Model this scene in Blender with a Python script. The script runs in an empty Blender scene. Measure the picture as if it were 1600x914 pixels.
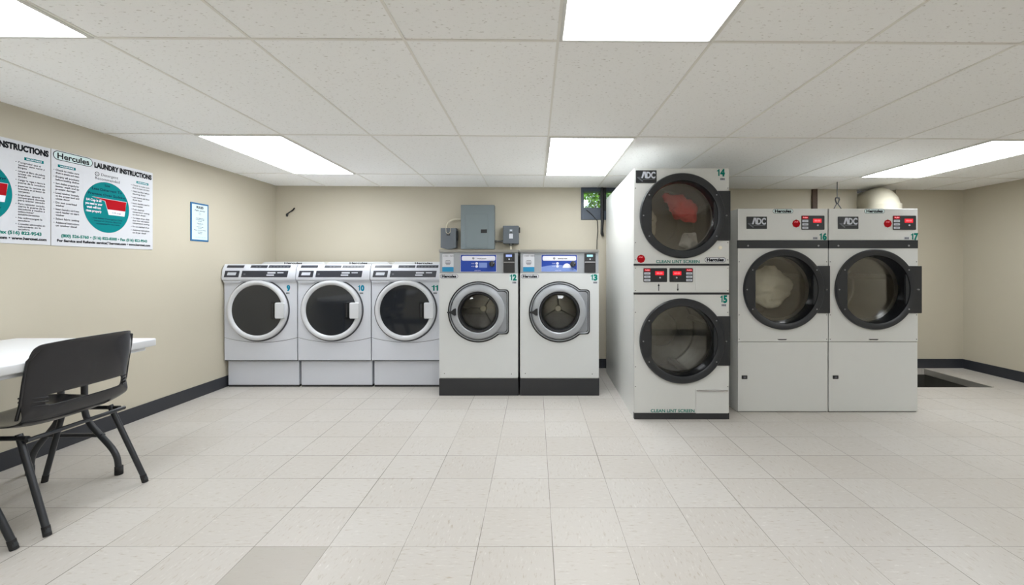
import bpy, bmesh, math, random
from mathutils import Vector, Matrix, noise
PI = math.pi
random.seed(7)
SC = bpy.context.scene
COL = SC.collection

# ------------------------------------------------------------------ camera
F = 660.0                       # focal length in pixels of the 1600x914 frame
CAM_Z = 1.14
cd = bpy.data.cameras.new('camera')
cd.sensor_fit = 'HORIZONTAL'
cd.sensor_width = 36.0
cd.lens = F / 1600 * 36.0
cd.shift_x = (800 - 850) / 1600
cd.shift_y = (418 - 457) / 1600
cd.clip_start = 0.02
cam = bpy.data.objects.new('camera', cd)
COL.objects.link(cam)
cam.location = (0, 0, CAM_Z)
cam.rotation_euler = (PI / 2, 0, 0)
SC.camera = cam

# ------------------------------------------------------------------ exposure, world
vs = SC.view_settings
vs.view_transform = 'Standard'
vs.look = 'None'
vs.gamma = 1.0
vs.use_curve_mapping = False
vs.exposure = 0.0
LAMP = 13.0                      # radiance of the fluorescent diffusers
SC.cycles.use_denoising = True
SC.cycles.max_bounces = 10
SC.cycles.diffuse_bounces = 6
SC.cycles.sample_clamp_indirect = 8

w = bpy.data.worlds.new('daylight')
SC.world = w
w.use_nodes = True
wn = w.node_tree.nodes
wn.clear()
sky = wn.new('ShaderNodeTexSky')
sky.sky_type = 'NISHITA'
sky.sun_disc = False
sky.sun_elevation = math.radians(50)
sky.sun_rotation = math.radians(200)
bg = wn.new('ShaderNodeBackground')
bg.inputs[1].default_value = 0.45
wo = wn.new('ShaderNodeOutputWorld')
cl = wn.new('ShaderNodeMix')
cl.data_type = 'RGBA'
cl.inputs['Factor'].default_value = 0.7
cl.inputs['B'].default_value = (2.6, 2.7, 2.7, 1)      # bright thin cloud
w.node_tree.links.new(sky.outputs[0], cl.inputs['A'])
w.node_tree.links.new(cl.outputs['Result'], bg.inputs[0])
w.node_tree.links.new(bg.outputs[0], wo.inputs[0])
sun = bpy.data.objects.new('sun', bpy.data.lights.new('sun', 'SUN'))
COL.objects.link(sun)
sun.data.energy = 5.0
sun.data.angle = 0.01
sun.rotation_euler = (math.radians(38), 0, math.radians(15))


# ------------------------------------------------------------------ materials
def s2l(c):
    return tuple(((v / 255) / 12.92 if v / 255 <= 0.04045 else ((v / 255 + 0.055) / 1.055) ** 2.4) for v in c)


MATS = {}


def mat(name, rgb, rough=0.5, metal=0.0, var=0.04, scale=9.0, bump=0.0, bscale=200.0, emit=None, es=1.0, coat=0.0, spec=0.5, stretch=(1, 1, 1)):
    """procedural principled material; rgb is the thing's own colour in sRGB 0-255"""
    m = bpy.data.materials.new(name)
    m.use_nodes = True
    nt = m.node_tree
    N, L = nt.nodes, nt.links
    p = N['Principled BSDF']
    col = s2l(rgb)
    tc = N.new('ShaderNodeTexCoord')
    mp = N.new('ShaderNodeMapping')
    mp.inputs['Scale'].default_value = stretch
    L.new(tc.outputs['Object'], mp.inputs[0])
    nz = N.new('ShaderNodeTexNoise')
    nz.inputs['Scale'].default_value = scale
    nz.inputs['Detail'].default_value = 4
    L.new(mp.outputs[0], nz.inputs['Vector'])
    cr = N.new('ShaderNodeMix')
    cr.data_type = 'RGBA'
    cr.inputs['A'].default_value = tuple(c * (1 - var) for c in col) + (1,)
    cr.inputs['B'].default_value = tuple(min(1, c * (1 + var)) for c in col) + (1,)
    L.new(nz.outputs['Fac'], cr.inputs['Factor'])
    L.new(cr.outputs['Result'], p.inputs['Base Color'])
    p.inputs['Roughness'].default_value = rough
    p.inputs['Metallic'].default_value = metal
    p.inputs['Specular IOR Level'].default_value = spec
    p.inputs['Coat Weight'].default_value = coat
    if emit:
        p.inputs['Emission Color'].default_value = s2l(emit) + (1,)
        p.inputs['Emission Strength'].default_value = es
    if bump:
        b = N.new('ShaderNodeBump')
        b.inputs['Strength'].default_value = bump
        b.inputs['Distance'].default_value = 0.002
        n2 = N.new('ShaderNodeTexNoise')
        n2.inputs['Scale'].default_value = bscale
        L.new(mp.outputs[0], n2.inputs['Vector'])
        L.new(n2.outputs['Fac'], b.inputs['Height'])
        L.new(b.outputs[0], p.inputs['Normal'])
    MATS[name] = m
    return m


def glass(name, tint, f0=0.06, rough=0.02):
    m = bpy.data.materials.new(name)
    m.use_nodes = True
    N, L = m.node_tree.nodes, m.node_tree.links
    N.clear()
    o = N.new('ShaderNodeOutputMaterial')
    mx = N.new('ShaderNodeMixShader')
    tr = N.new('ShaderNodeBsdfTransparent')
    tr.inputs[0].default_value = tint + (1,)
    gl = N.new('ShaderNodeBsdfGlossy')
    gl.inputs['Roughness'].default_value = rough
    fr = N.new('ShaderNodeFresnel')
    fr.inputs[0].default_value = 1.5
    ad = N.new('ShaderNodeMath')
    ad.operation = 'ADD'
    ad.use_clamp = True
    nz = N.new('ShaderNodeTexNoise')
    nz.inputs['Scale'].default_value = 14
    ml = N.new('ShaderNodeMath')
    ml.operation = 'MULTIPLY'
    ml.inputs[1].default_value = f0
    L.new(nz.outputs['Fac'], ml.inputs[0])
    L.new(fr.outputs[0], ad.inputs[0])
    L.new(ml.outputs[0], ad.inputs[1])
    L.new(ad.outputs[0], mx.inputs[0])
    L.new(tr.outputs[0], mx.inputs[1])
    L.new(gl.outputs[0], mx.inputs[2])
    L.new(mx.outputs[0], o.inputs[0])
    MATS[name] = m
    return m


mat('wall_paint', (191, 184, 167), 0.6, var=0.02, scale=3, bump=0.15, bscale=60)
mat('baseboard_vinyl', (46, 48, 54), 0.4, var=0.1)
mat('washer_white', (206, 209, 218), 0.28, var=0.01)
mat('washer_grey_line', (70, 72, 78), 0.5)
mat('ring_white', (204, 206, 211), 0.25, var=0.01)
mat('enamel_white', (208, 210, 210), 0.3, var=0.012)
mat('dryer_white', (210, 211, 209), 0.3, var=0.012)
mat('dark_label', (44, 46, 56), 0.4, var=0.15, scale=60)
mat('light_label', (196, 200, 210), 0.5)
mat('recess_dark', (70, 72, 76), 0.6)
mat('tinted_glass', (34, 37, 42), 0.06, var=0.05, spec=0.7)
mat('teal', (8, 120, 108), 0.75, spec=0.15)
mat('blue_teal', (20, 130, 160), 0.75, spec=0.15)
mat('ink', (30, 32, 38), 0.75, spec=0.15)
mat('ink_soft', (95, 98, 105), 0.5)
mat('paper', (206, 208, 214), 0.5, var=0.01)
mat('pill_fill', (205, 224, 224), 0.5)
mat('poster_teal', (0, 124, 128), 0.75, spec=0.15)
mat('poster_dark_teal', (8, 52, 74), 0.75, spec=0.15)
mat('red', (168, 6, 22), 0.75, spec=0.15)
mat('red_led', (230, 20, 40), 0.4, emit=(255, 30, 50), es=0.5)
mat('pink_glow', (255, 150, 160), 0.4, emit=(255, 150, 160), es=0.7)
mat('brushed_steel', (176, 176, 174), 0.28, metal=0.85, var=0.06, scale=30, stretch=(1, 1, 20))
mat('steel_panel', (164, 168, 174), 0.4, metal=0.35, var=0.03, scale=30, stretch=(1, 1, 20))
mat('door_grey', (142, 145, 150), 0.38, metal=0.2, var=0.02)
mat('door_grey_light', (166, 169, 174), 0.32, metal=0.2, var=0.02)
mat('seal_shade_black', (30, 31, 34), 0.45)  # black for seals, and for shade painted into the low washers' gaps
mat('drum_steel', (150, 150, 146), 0.3, metal=0.9, var=0.25, scale=16)
mat('drum_grey', (186, 180, 168), 0.5, metal=0.2, var=0.12, scale=6)
mat('drum_boss', (216, 212, 196), 0.35, metal=0.3)
mat('base_black', (42, 43, 46), 0.5, var=0.15)
mat('door_black', (34, 36, 40), 0.42, var=0.05)
mat('door_black_gloss', (20, 21, 24), 0.2, var=0.05)
mat('blue_panel', (28, 66, 160), 0.35)
mat('blue_pale', (124, 148, 210), 0.4)
mat('white_print', (232, 232, 244), 0.4)
mat('notice_blue', (30, 132, 178), 0.5)
mat('lcd_blue', (150, 170, 240), 0.3, emit=(150, 170, 240), es=0.35)
mat('lcd_cyan', (150, 200, 220), 0.3, emit=(150, 205, 220), es=0.35)
mat('reader_black', (42, 42, 44), 0.45)
mat('chrome', (200, 200, 202), 0.15, metal=1.0)
mat('screw_metal', (150, 150, 152), 0.35, metal=0.8)
mat('electric_grey', (120, 130, 134), 0.45, var=0.03)
mat('electric_dark', (92, 98, 104), 0.45, var=0.04)
mat('conduit_cream', (206, 200, 182), 0.5)
mat('conduit_steel', (120, 120, 118), 0.35, metal=0.8)
mat('cable_black', (28, 28, 30), 0.5)
mat('window_frame_paint', (62, 72, 86), 0.45, var=0.1)
mat('tube_dark', (66, 68, 72), 0.35, metal=0.3)
mat('chair_plastic', (36, 36, 40), 0.17, var=0.08, bump=0.1, bscale=400)
mat('chair_tube', (62, 64, 68), 0.3, metal=0.5)
mat('rubber', (34, 34, 36), 0.7)
mat('table_white', (222, 224, 228), 0.38, var=0.015)
mat('table_edge', (206, 208, 212), 0.5)
mat('grid_white', (232, 230, 224), 0.5, var=0.02)
mat('fixture_frame', (214, 213, 208), 0.45)
mat('duct_paint', (186, 181, 164), 0.8, var=0.03)
mat('brown_paint', (74, 56, 44), 0.6)
mat('recess_black', (34, 32, 30), 0.9)
mat('pit_concrete', (58, 56, 50), 0.85, var=0.3)
mat('metal_edge', (190, 188, 180), 0.35, metal=0.7)
mat('cloth_red', (228, 92, 88), 0.9, var=0.12, scale=20, bump=0.4, bscale=90)
mat('cloth_white', (226, 222, 216), 0.9, var=0.05, scale=20, bump=0.4, bscale=90)
mat('cloth_cream', (240, 234, 214), 0.9, var=0.08, scale=10, bump=0.4, bscale=90)
mat('leaf_green', (128, 184, 52), 0.5, var=0.5, scale=30)
mat('branch', (70, 58, 44), 0.8)
mat('sign_frame', (30, 100, 150), 0.5, var=0.25, scale=14)
mat('sign_paper', (206, 226, 234), 0.5, var=0.03)
glass('door_glass', (0.94, 0.94, 0.93), 0.06)
glass('window_glass', (0.95, 0.97, 0.96), 0.02)


def diffuser_mat():
    m = bpy.data.materials.new('lamp_diffuser')
    m.use_nodes = True
    N, L = m.node_tree.nodes, m.node_tree.links
    p = N['Principled BSDF']
    p.inputs['Base Color'].default_value = (0.9, 0.9, 0.9, 1)
    p.inputs['Roughness'].default_value = 0.4
    tc = N.new('ShaderNodeTexCoord')
    v = N.new('ShaderNodeTexVoronoi')
    v.inputs['Scale'].default_value = 90
    L.new(tc.outputs['Object'], v.inputs['Vector'])
    mr = N.new('ShaderNodeMapRange')
    mr.inputs['From Min'].default_value = 0
    mr.inputs['From Max'].default_value = 0.9
    mr.inputs['To Min'].default_value = LAMP * 0.93
    mr.inputs['To Max'].default_value = LAMP * 1.07
    L.new(v.outputs['Distance'], mr.inputs['Value'])
    L.new(mr.outputs[0], p.inputs['Emission Strength'])
    p.inputs['Emission Color'].default_value = (0.93, 0.97, 1.0, 1)
    MATS['lamp_diffuser'] = m


diffuser_mat()

SHEAR = -0.021                  # the tile grids run a touch askew to the walls
CEIL_P, CEIL_X0 = 0.615, 0.03   # ceiling grid pitch and origin (x), rows every 1.23 m
ROWY = (0.46, 1.69, 2.92, 4.15)
FLOOR_PX, FLOOR_X0 = 0.305, 0.04
FLOOR_PY, FLOOR_Y0 = 0.279, 1.726


def mth(N, L, op, a, b=None, c=None):
    n = N.new('ShaderNodeMath')
    n.operation = op
    for i, x in enumerate((a, b, c)):
        if x is None:
            continue
        if isinstance(x, (int, float)):
            n.inputs[i].default_value = x
        else:
            L.new(x, n.inputs[i])
    return n.outputs[0]


def floor_mat():
    m = bpy.data.materials.new('vinyl_floor_tiles')
    m.use_nodes = True
    N, L = m.node_tree.nodes, m.node_tree.links
    p = N['Principled BSDF']
    tc = N.new('ShaderNodeTexCoord')
    sx = N.new('ShaderNodeSeparateXYZ')
    L.new(tc.outputs['Object'], sx.inputs[0])
    X, Y = sx.outputs[0], sx.outputs[1]
    M = lambda op, a, b=None, c=None: mth(N, L, op, a, b, c)
    xs = M('SUBTRACT', X, M('MULTIPLY', M('SUBTRACT', Y, 1.5), SHEAR))
    u = M('DIVIDE', M('SUBTRACT', xs, FLOOR_X0), FLOOR_PX)
    v = M('DIVIDE', M('SUBTRACT', Y, FLOOR_Y0), FLOOR_PY)
    fu, fv = M('FLOOR', u), M('FLOOR', v)
    cu, cv = M('SUBTRACT', u, fu), M('SUBTRACT', v, fv)
    du = M('MULTIPLY', M('MINIMUM', cu, M('SUBTRACT', 1.0, cu)), FLOOR_PX)
    dv = M('MULTIPLY', M('MINIMUM', cv, M('SUBTRACT', 1.0, cv)), FLOOR_PY)
    cx = N.new('ShaderNodeCombineXYZ')
    L.new(fu, cx.inputs[0])
    L.new(fv, cx.inputs[1])
    wn_ = N.new('ShaderNodeTexWhiteNoise')
    wn_.noise_dimensions = '3D'
    L.new(cx.outputs[0], wn_.inputs['Vector'])
    tile = wn_.outputs['Value']
    # joint widths vary: some joints are open and dirty, others almost closed
    nj = N.new('ShaderNodeTexNoise')
    nj.inputs['Scale'].default_value = 1.1
    L.new(tc.outputs['Object'], nj.inputs['Vector'])
    jv = N.new('ShaderNodeMapRange')
    jv.inputs['From Min'].default_value = 0.42
    jv.inputs['From Max'].default_value = 0.62
    jv.inputs['To Min'].default_value = 0.0007
    jv.inputs['To Max'].default_value = 0.0020
    L.new(nj.outputs['Fac'], jv.inputs['Value'])
    ju = M('LESS_THAN', du, M('MULTIPLY', jv.outputs[0], 1.15))
    jw = M('LESS_THAN', dv, jv.outputs[0])
    joint = M('MAXIMUM', ju, jw)
    # streaks, turned by 90 degrees on every other tile
    par = M('MODULO', M('ABSOLUTE', M('ADD', fu, fv)), 2.0)

    def streak(s):
        mp = N.new('ShaderNodeMapping')
        mp.inputs['Scale'].default_value = s
        L.new(tc.outputs['Object'], mp.inputs[0])
        n = N.new('ShaderNodeTexNoise')
        n.inputs['Scale'].default_value = 1.0
        n.inputs['Detail'].default_value = 3
        n.inputs['Roughness'].default_value = 0.6
        L.new(mp.outputs[0], n.inputs['Vector'])
        return n.outputs['Fac']
    s1, s2 = streak((24, 95, 1)), streak((95, 24, 1))
    st = M('ADD', M('MULTIPLY', s1, par), M('MULTIPLY', s2, M('SUBTRACT', 1.0, par)))
    r1 = N.new('ShaderNodeMapRange')
    r1.inputs['From Min'].default_value = 0.58
    r1.inputs['From Max'].default_value = 0.74
    L.new(st, r1.inputs['Value'])
    r2 = N.new('ShaderNodeMapRange')
    r2.inputs['From Min'].default_value = 0.40
    r2.inputs['From Max'].default_value = 0.28
    L.new(st, r2.inputs['Value'])

    def mix(a, b, f):
        n = N.new('ShaderNodeMix')
        n.data_type = 'RGBA'
        for k, x in (('A', a), ('B', b), ('Factor', f)):
            if isinstance(x, tuple):
                n.inputs[k].default_value = s2l(x) + (1,)
            elif isinstance(x, (int, float)):
                n.inputs[k].default_value = x
            else:
                L.new(x, n.inputs[k])
        return n.outputs['Result']
    base = mix((184, 179, 173), (191, 187, 182), tile)
    base = mix(base, (150, 136, 116), M('MULTIPLY', r1.outputs[0], 0.7))
    base = mix(base, (214, 212, 206), M('MULTIPLY', r2.outputs[0], 0.5))
    # one replaced, darker tile
    dk = M('MULTIPLY', M('COMPARE', fu, -4.0, 0.1), M('COMPARE', fv, -1.0, 0.1))
    base = mix(base, (160, 154, 145), M('MULTIPLY', dk, 0.8))
    # small scuffs and spots
    vo = N.new('ShaderNodeTexVoronoi')
    vo.inputs['Scale'].default_value = 3.1
    L.new(tc.outputs['Object'], vo.inputs['Vector'])
    spot = M('LESS_THAN', vo.outputs['Distance'], 0.018)
    base = mix(base, (120, 108, 92), M('MULTIPLY', spot, 0.7))
    # large soft wear
    nl = N.new('ShaderNodeTexNoise')
    nl.inputs['Scale'].default_value = 0.9
    nl.inputs['Detail'].default_value = 3
    L.new(tc.outputs['Object'], nl.inputs['Vector'])
    wear = N.new('ShaderNodeMapRange')
    wear.inputs['From Min'].default_value = 0.35
    wear.inputs['From Max'].default_value = 0.75
    L.new(nl.outputs['Fac'], wear.inputs['Value'])
    base = mix(base, (174, 166, 154), M('MULTIPLY', wear.outputs[0], 0.35))
    base = mix(base, (84, 76, 66), M('MULTIPLY', joint, 0.72))
    L.new(base, p.inputs['Base Color'])
    rr = N.new('ShaderNodeMapRange')
    rr.inputs['To Min'].default_value = 0.30
    rr.inputs['To Max'].default_value = 0.48
    L.new(nl.outputs['Fac'], rr.inputs['Value'])
    L.new(rr.outputs[0], p.inputs['Roughness'])
    p.inputs['Specular IOR Level'].default_value = 0.35
    MATS['vinyl_floor_tiles'] = m


def ceiling_mat():
    m = bpy.data.materials.new('acoustic_ceiling_tile')
    m.use_nodes = True
    N, L = m.node_tree.nodes, m.node_tree.links
    p = N['Principled BSDF']
    tc = N.new('ShaderNodeTexCoord')
    M = lambda op, a, b=None, c=None: mth(N, L, op, a, b, c)
    sx = N.new('ShaderNodeSeparateXYZ')
    L.new(tc.outputs['Object'], sx.inputs[0])
    X, Y = sx.outputs[0], sx.outputs[1]
    xs = M('SUBTRACT', X, M('MULTIPLY', M('SUBTRACT', Y, 2.92), SHEAR))
    fu = M('FLOOR', M('DIVIDE', M('SUBTRACT', xs, CEIL_X0), CEIL_P))
    fv = M('FLOOR', M('DIVIDE', M('SUBTRACT', Y, 0.46), 1.23))
    cx = N.new('ShaderNodeCombineXYZ')
    L.new(fu, cx.inputs[0])
    L.new(fv, cx.inputs[1])
    wt = N.new('ShaderNodeTexWhiteNoise')
    L.new(cx.outputs[0], wt.inputs['Vector'])
    mp = N.new('ShaderNodeMapping')
    mp.inputs['Scale'].default_value = (48, 105, 1)
    L.new(tc.outputs['Object'], mp.inputs[0])
    n = N.new('ShaderNodeTexNoise')
    n.inputs['Scale'].default_value = 1.0
    n.inputs['Detail'].default_value = 2
    L.new(mp.outputs[0], n.inputs['Vector'])
    fis = N.new('ShaderNodeMapRange')
    fis.inputs['From Min'].default_value = 0.63
    fis.inputs['From Max'].default_value = 0.72
    L.new(n.outputs['Fac'], fis.inputs['Value'])
    a = N.new('ShaderNodeMix')
    a.data_type = 'RGBA'
    a.inputs['A'].default_value = s2l((247, 247, 246)) + (1,)
    a.inputs['B'].default_value = s2l((251, 251, 250)) + (1,)
    L.new(wt.outputs['Value'], a.inputs['Factor'])
    b = N.new('ShaderNodeMix')
    b.data_type = 'RGBA'
    L.new(a.outputs['Result'], b.inputs['A'])
    b.inputs['B'].default_value = s2l((168, 162, 152)) + (1,)
    L.new(M('MULTIPLY', fis.outputs[0], 0.55), b.inputs['Factor'])
    L.new(b.outputs['Result'], p.inputs['Base Color'])
    p.inputs['Roughness'].default_value = 0.85
    p.inputs['Specular IOR Level'].default_value = 0.2
    bp = N.new('ShaderNodeBump')
    bp.inputs['Strength'].default_value = 0.25
    bp.inputs['Distance'].default_value = 0.002
    bp.invert = True
    L.new(n.outputs['Fac'], bp.inputs['Height'])
    L.new(bp.outputs[0], p.inputs['Normal'])
    MATS['acoustic_ceiling_tile'] = m


floor_mat()
ceiling_mat()


# ------------------------------------------------------------------ mesh helpers
def polar(cx, cz, fn, ang):
    return [(cx + fn(t) * math.cos(t), cz + fn(t) * math.sin(t)) for t in ang]


def angles(n=72, extra=()):
    a = [2 * PI * i / n for i in range(n)]
    for e in extra:
        e = e % (2 * PI)
        if min(abs(e - q) for q in a) > 1e-4:
            a.append(e)
    return sorted(a)


def rect_ray(l, r, b, t):
    """distance from the centre to a rectangle's edge along an angle; l, b negative"""
    def fn(a):
        c, s = math.cos(a), math.sin(a)
        d = 1e9
        if c > 1e-9: d = min(d, r / c)
        if c < -1e-9: d = min(d, l / c)
        if s > 1e-9: d = min(d, t / s)
        if s < -1e-9: d = min(d, b / s)
        return d
    return fn


def rrect(x0, x1, z0, z1, r, n=6):
    pts = []
    for cx, cz, a0 in ((x1 - r, z0 + r, -PI / 2), (x1 - r, z1 - r, 0), (x0 + r, z1 - r, PI / 2), (x0 + r, z0 + r, PI)):
        for i in range(n + 1):
            a = a0 + PI / 2 * i / n
            pts.append((cx + r * math.cos(a), cz + r * math.sin(a)))
    return pts


class MB:
    def __init__(self):
        self.bm = bmesh.new()
        self.mats = []

    def mi(self, m):
        if m not in self.mats:
            self.mats.append(m)
        return self.mats.index(m)

    def _add(self, tmp, m, M=None, smooth=None):
        i = self.mi(m)
        for f in tmp.faces:
            f.material_index = i
            if smooth is not None:
                f.smooth = smooth
        if M is not None:
            bmesh.ops.transform(tmp, matrix=M, verts=tmp.verts)
        me = bpy.data.meshes.new('tmp')
        tmp.to_mesh(me)
        tmp.free()
        self.bm.from_mesh(me)
        bpy.data.meshes.remove(me)

    def box(self, x0, x1, y0, y1, z0, z1, m, bevel=0.0, seg=2, M=None):
        t = bmesh.new()
        bmesh.ops.create_cube(t, size=1)
        for v in t.verts:
            v.co = Vector(((x0 + x1) / 2 + v.co.x * (x1 - x0), (y0 + y1) / 2 + v.co.y * (y1 - y0), (z0 + z1) / 2 + v.co.z * (z1 - z0)))
        if bevel:
            bmesh.ops.bevel(t, geom=list(t.edges), offset=bevel, segments=seg, profile=0.5, affect='EDGES')
        self._add(t, m, M)
        return self

    def loft(self, loops, m, cap0=False, cap1=False, smooth=False, close=True):
        """loops: lists of 3D points with the same count, joined one to the next"""
        t = bmesh.new()
        vs = [[t.verts.new(p) for p in lp] for lp in loops]
        n = len(loops[0])
        for a, b in zip(vs[:-1], vs[1:]):
            for i in range(n if close else n - 1):
                j = (i + 1) % n
                t.faces.new((a[i], a[j], b[j], b[i]))
        if cap0: t.faces.new(list(reversed(vs[0])))
        if cap1: t.faces.new(vs[-1])
        bmesh.ops.recalc_face_normals(t, faces=t.faces)
        self._add(t, m, smooth=smooth)
        return self

    def plate(self, pts, y0, y1, m, cham=0.0):
        """solid from an outline in x/z; y0 is the front"""
        if cham:
            cx = sum(p[0] for p in pts) / len(pts)
            cz = sum(p[1] for p in pts) / len(pts)
            ins = []
            for (x, z) in pts:
                d = max(1e-6, math.hypot(x - cx, z - cz))
                k = max(0, 1 - cham / d)
                ins.append((cx + (x - cx) * k, cz + (z - cz) * k))
            lp = [[(x, y1, z) for x, z in pts], [(x, y0 + cham, z) for x, z in pts], [(x, y0, z) for x, z in ins]]
        else:
            lp = [[(x, y1, z) for x, z in pts], [(x, y0, z) for x, z in pts]]
        return self.loft(lp, m, True, True)

    def decal(self, x0, x1, z0, z1, y, m, r=0.0, t=0.0008):
        if r:
            return self.plate(rrect(x0, x1, z0, z1, r), y - t, y, m)
        return self.box(x0, x1, y - t, y, z0, z1, m)

    def ring(self, cx, cz, r0, r1, y0, y1, m, n=64):
        A = angles(n)
        o = polar(cx, cz, lambda a: r1, A)
        i = polar(cx, cz, lambda a: r0, A)
        return self.loft([[(x, y1, z) for x, z in o], [(x, y0, z) for x, z in o], [(x, y0, z) for x, z in i], [(x, y1, z) for x, z in i]], m)

    def disc(self, cx, cz, r, y0, y1, m, n=32, cham=0.0):
        return self.plate(polar(cx, cz, lambda a: r, angles(n)), y0, y1, m, cham)

    def tube(self, pts, r, m, n=12, caps=True):
        pts = [Vector(p) for p in pts]
        rs = r if isinstance(r, (list, tuple)) else [r] * len(pts)
        d0 = (pts[1] - pts[0]).normalized()
        up = Vector((0, 0, 1)) if abs(d0.z) < 0.9 else Vector((1, 0, 0))
        u = d0.cross(up).normalized()
        loops = []
        for k, p in enumerate(pts):
            if k == 0: d = d0
            elif k == len(pts) - 1: d = (pts[k] - pts[k - 1]).normalized()
            else: d = ((pts[k] - pts[k - 1]).normalized() + (pts[k + 1] - pts[k]).normalized()).normalized()
            u = (u - d * u.dot(d)).normalized()
            v = d.cross(u)
            loops.append([tuple(p + (u * math.cos(2 * PI * i / n) + v * math.sin(2 * PI * i / n)) * rs[k]) for i in range(n)])
        return self.loft(loops, m, caps, caps, smooth=True)

    def text(self, s, x, z, h, y, m, width=None, align='LEFT', bold=0.0, shear=0.0):
        """lettering in the x/z plane facing -y; h is the capital height"""
        c = bpy.data.curves.new('tmp', 'FONT')
        c.body = s
        c.size = h / 0.72
        c.offset = bold * h
        c.shear = shear
        c.resolution_u = 3
        c.align_x = 'LEFT'
        c.fill_mode = 'BOTH'
        o = bpy.data.objects.new('tmp', c)
        me = bpy.data.meshes.new_from_object(o)
        t = bmesh.new()
        t.from_mesh(me)
        bpy.data.objects.remove(o)
        bpy.data.curves.remove(c)
        bpy.data.meshes.remove(me)
        if not t.verts:
            t.free()
            return self
        xs = [v.co.x for v in t.verts]
        x0, x1 = min(xs), max(xs)
        k = (width / (x1 - x0)) if width else 1.0
        wd = (x1 - x0) * k
        ox = {'LEFT': 0, 'CENTER': -wd / 2, 'RIGHT': -wd}[align]
        for v in t.verts:
            v.co = Vector((x + ox + (v.co.x - x0) * k, y, z + v.co.y))
        for f in t.faces:
            if f.normal.y > 0: f.normal_flip()
        self._add(t, m)
        return self

    def pill(self, cx, cz, wd, h, y, k=1.0, fill='pill_fill'):
        """the rounded maker's badge"""
        self.plate(rrect(cx - wd / 2, cx + wd / 2, cz - h / 2, cz + h / 2, h / 2 - 1e-4), y - .0006, y, 'ink')
        e = h * 0.07
        self.plate(rrect(cx - wd / 2 + e, cx + wd / 2 - e, cz - h / 2 + e, cz + h / 2 - e, h / 2 - e - 1e-4), y - .0010, y - .0004, fill)
        self.text('Hercules', cx, cz - h * 0.28, h * 0.62, y - .0016, 'ink', wd * 0.80, 'CENTER', bold=0.07)
        return self

    def finish(self, name, parent=None, loc=None, smooth=None, M=None):
        me = bpy.data.meshes.new(name)
        self.bm.to_mesh(me)
        self.bm.free()
        for m in self.mats:
            me.materials.append(MATS[m])
        o = bpy.data.objects.new(name, me)
        COL.objects.link(o)
        if parent: o.parent = parent
        if loc: o.location = loc
        if smooth is not None:
            me.shade_smooth()
            me.set_sharp_from_angle(angle=math.radians(smooth))
        return o


def thing(name, label, cat, loc=(0, 0, 0), rz=0.0, group=None):
    o = bpy.data.objects.new(name, None)
    o.empty_display_size = 0.1
    COL.objects.link(o)
    o.location = loc
    o.rotation_euler = (0, 0, rz)
    return tag(o, label, cat, group)


def tag(o, label, cat, group=None):
    o['label'] = label
    o['category'] = cat
    if group: o['group'] = group
    return o


def struct(o):
    o['kind'] = 'structure'
    return o


def copy_tree(o, parent=None):
    c = o.copy()
    COL.objects.link(c)
    if parent: c.parent = parent
    for ch in list(o.children):
        copy_tree(ch, c)
    return c


# ------------------------------------------------------------------ the room
XL, XR, YB, YF = -3.04, 4.75, 4.79, -0.60


def zc(x):
    return 2.045 - 0.0065 * x


# floor, with the open pit beyond the last dryer
PX0, PX1, PY0, PY1 = 3.0, 4.27, 4.02, 4.74
fl = MB()
for a in ((XL - .1, XR + .1, YF - .1, PY0), (XL - .1, PX0, PY0, YB + .1), (PX1, XR + .1, PY0, YB + .1), (PX0, PX1, PY1, YB + .1)):
    fl.box(a[0], a[1], a[2], a[3], -0.06, 0.0, 'vinyl_floor_tiles')
fl.box(PX0 - .02, PX1 + .02, PY0 - .02, PY1 + .02, -0.36, -0.30, 'pit_concrete')
fl.box(PX0 - .02, PX0, PY0 - .02, PY1 + .02, -0.32, -0.061, 'pit_concrete')
fl.box(PX1, PX1 + .02, PY0 - .02, PY1 + .02, -0.32, -0.061, 'pit_concrete')
fl.box(PX0, PX1, PY0 - .02, PY0, -0.32, -0.061, 'pit_concrete')
fl.box(PX0, PX1, PY1, PY1 + .02, -0.32, -0.061, 'pit_concrete')
struct(fl.finish('floor'))
struct(MB().box(PX1 - .006, PX1 + .012, PY0, PY1, -.05, 0.004, 'metal_edge').finish('trim_2'))
tag(MB().tube([(3.05, 4.25, -.25), (3.4, 4.3, -.22), (3.75, 4.35, -.24), (3.95, 4.5, -.26)], .05, 'rubber').finish('drain_hose', smooth=60),
    'dark hose lying in the open floor pit by the right corner', 'hose')

# ceiling with its grid bars
ce = MB()
ys = [YF - .1, YB + .1]
ce.loft([[(XL - .1, YF - .1, zc(XL - .1) + .004), (XR + .1, YF - .1, zc(XR + .1) + .004), (XR + .1, YB + .1, zc(XR + .1) + .004), (XL - .1, YB + .1, zc(XL - .1) + .004)],
         [(XL - .1, YF - .1, zc(XL - .1) + .06), (XR + .1, YF - .1, zc(XR + .1) + .06), (XR + .1, YB + .1, zc(XR + .1) + .06), (XL - .1, YB + .1, zc(XL - .1) + .06)]],
        'acoustic_ceiling_tile', True, True)


def gx(k, y):
    return CEIL_X0 + CEIL_P * k + SHEAR * (y - 2.92)


HW = 0.0055


def bar_x(x0, x1, y):
    ce.loft([[(x, yy, zc(x) + dz) for (yy, dz) in ((y - HW, 0), (y + HW, 0), (y + HW, .006), (y - HW, .006))] for x in (x0, x1)], 'grid_white', True, True)


def bar_y(k, y0, y1):
    ce.loft([[(gx(k, y) + dx, y, zc(gx(k, y)) + dz) for (dx, dz) in ((-HW, 0.0006), (HW, 0.0006), (HW, .006), (-HW, .006))] for y in (y0, y1)], 'grid_white', True, True)


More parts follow.
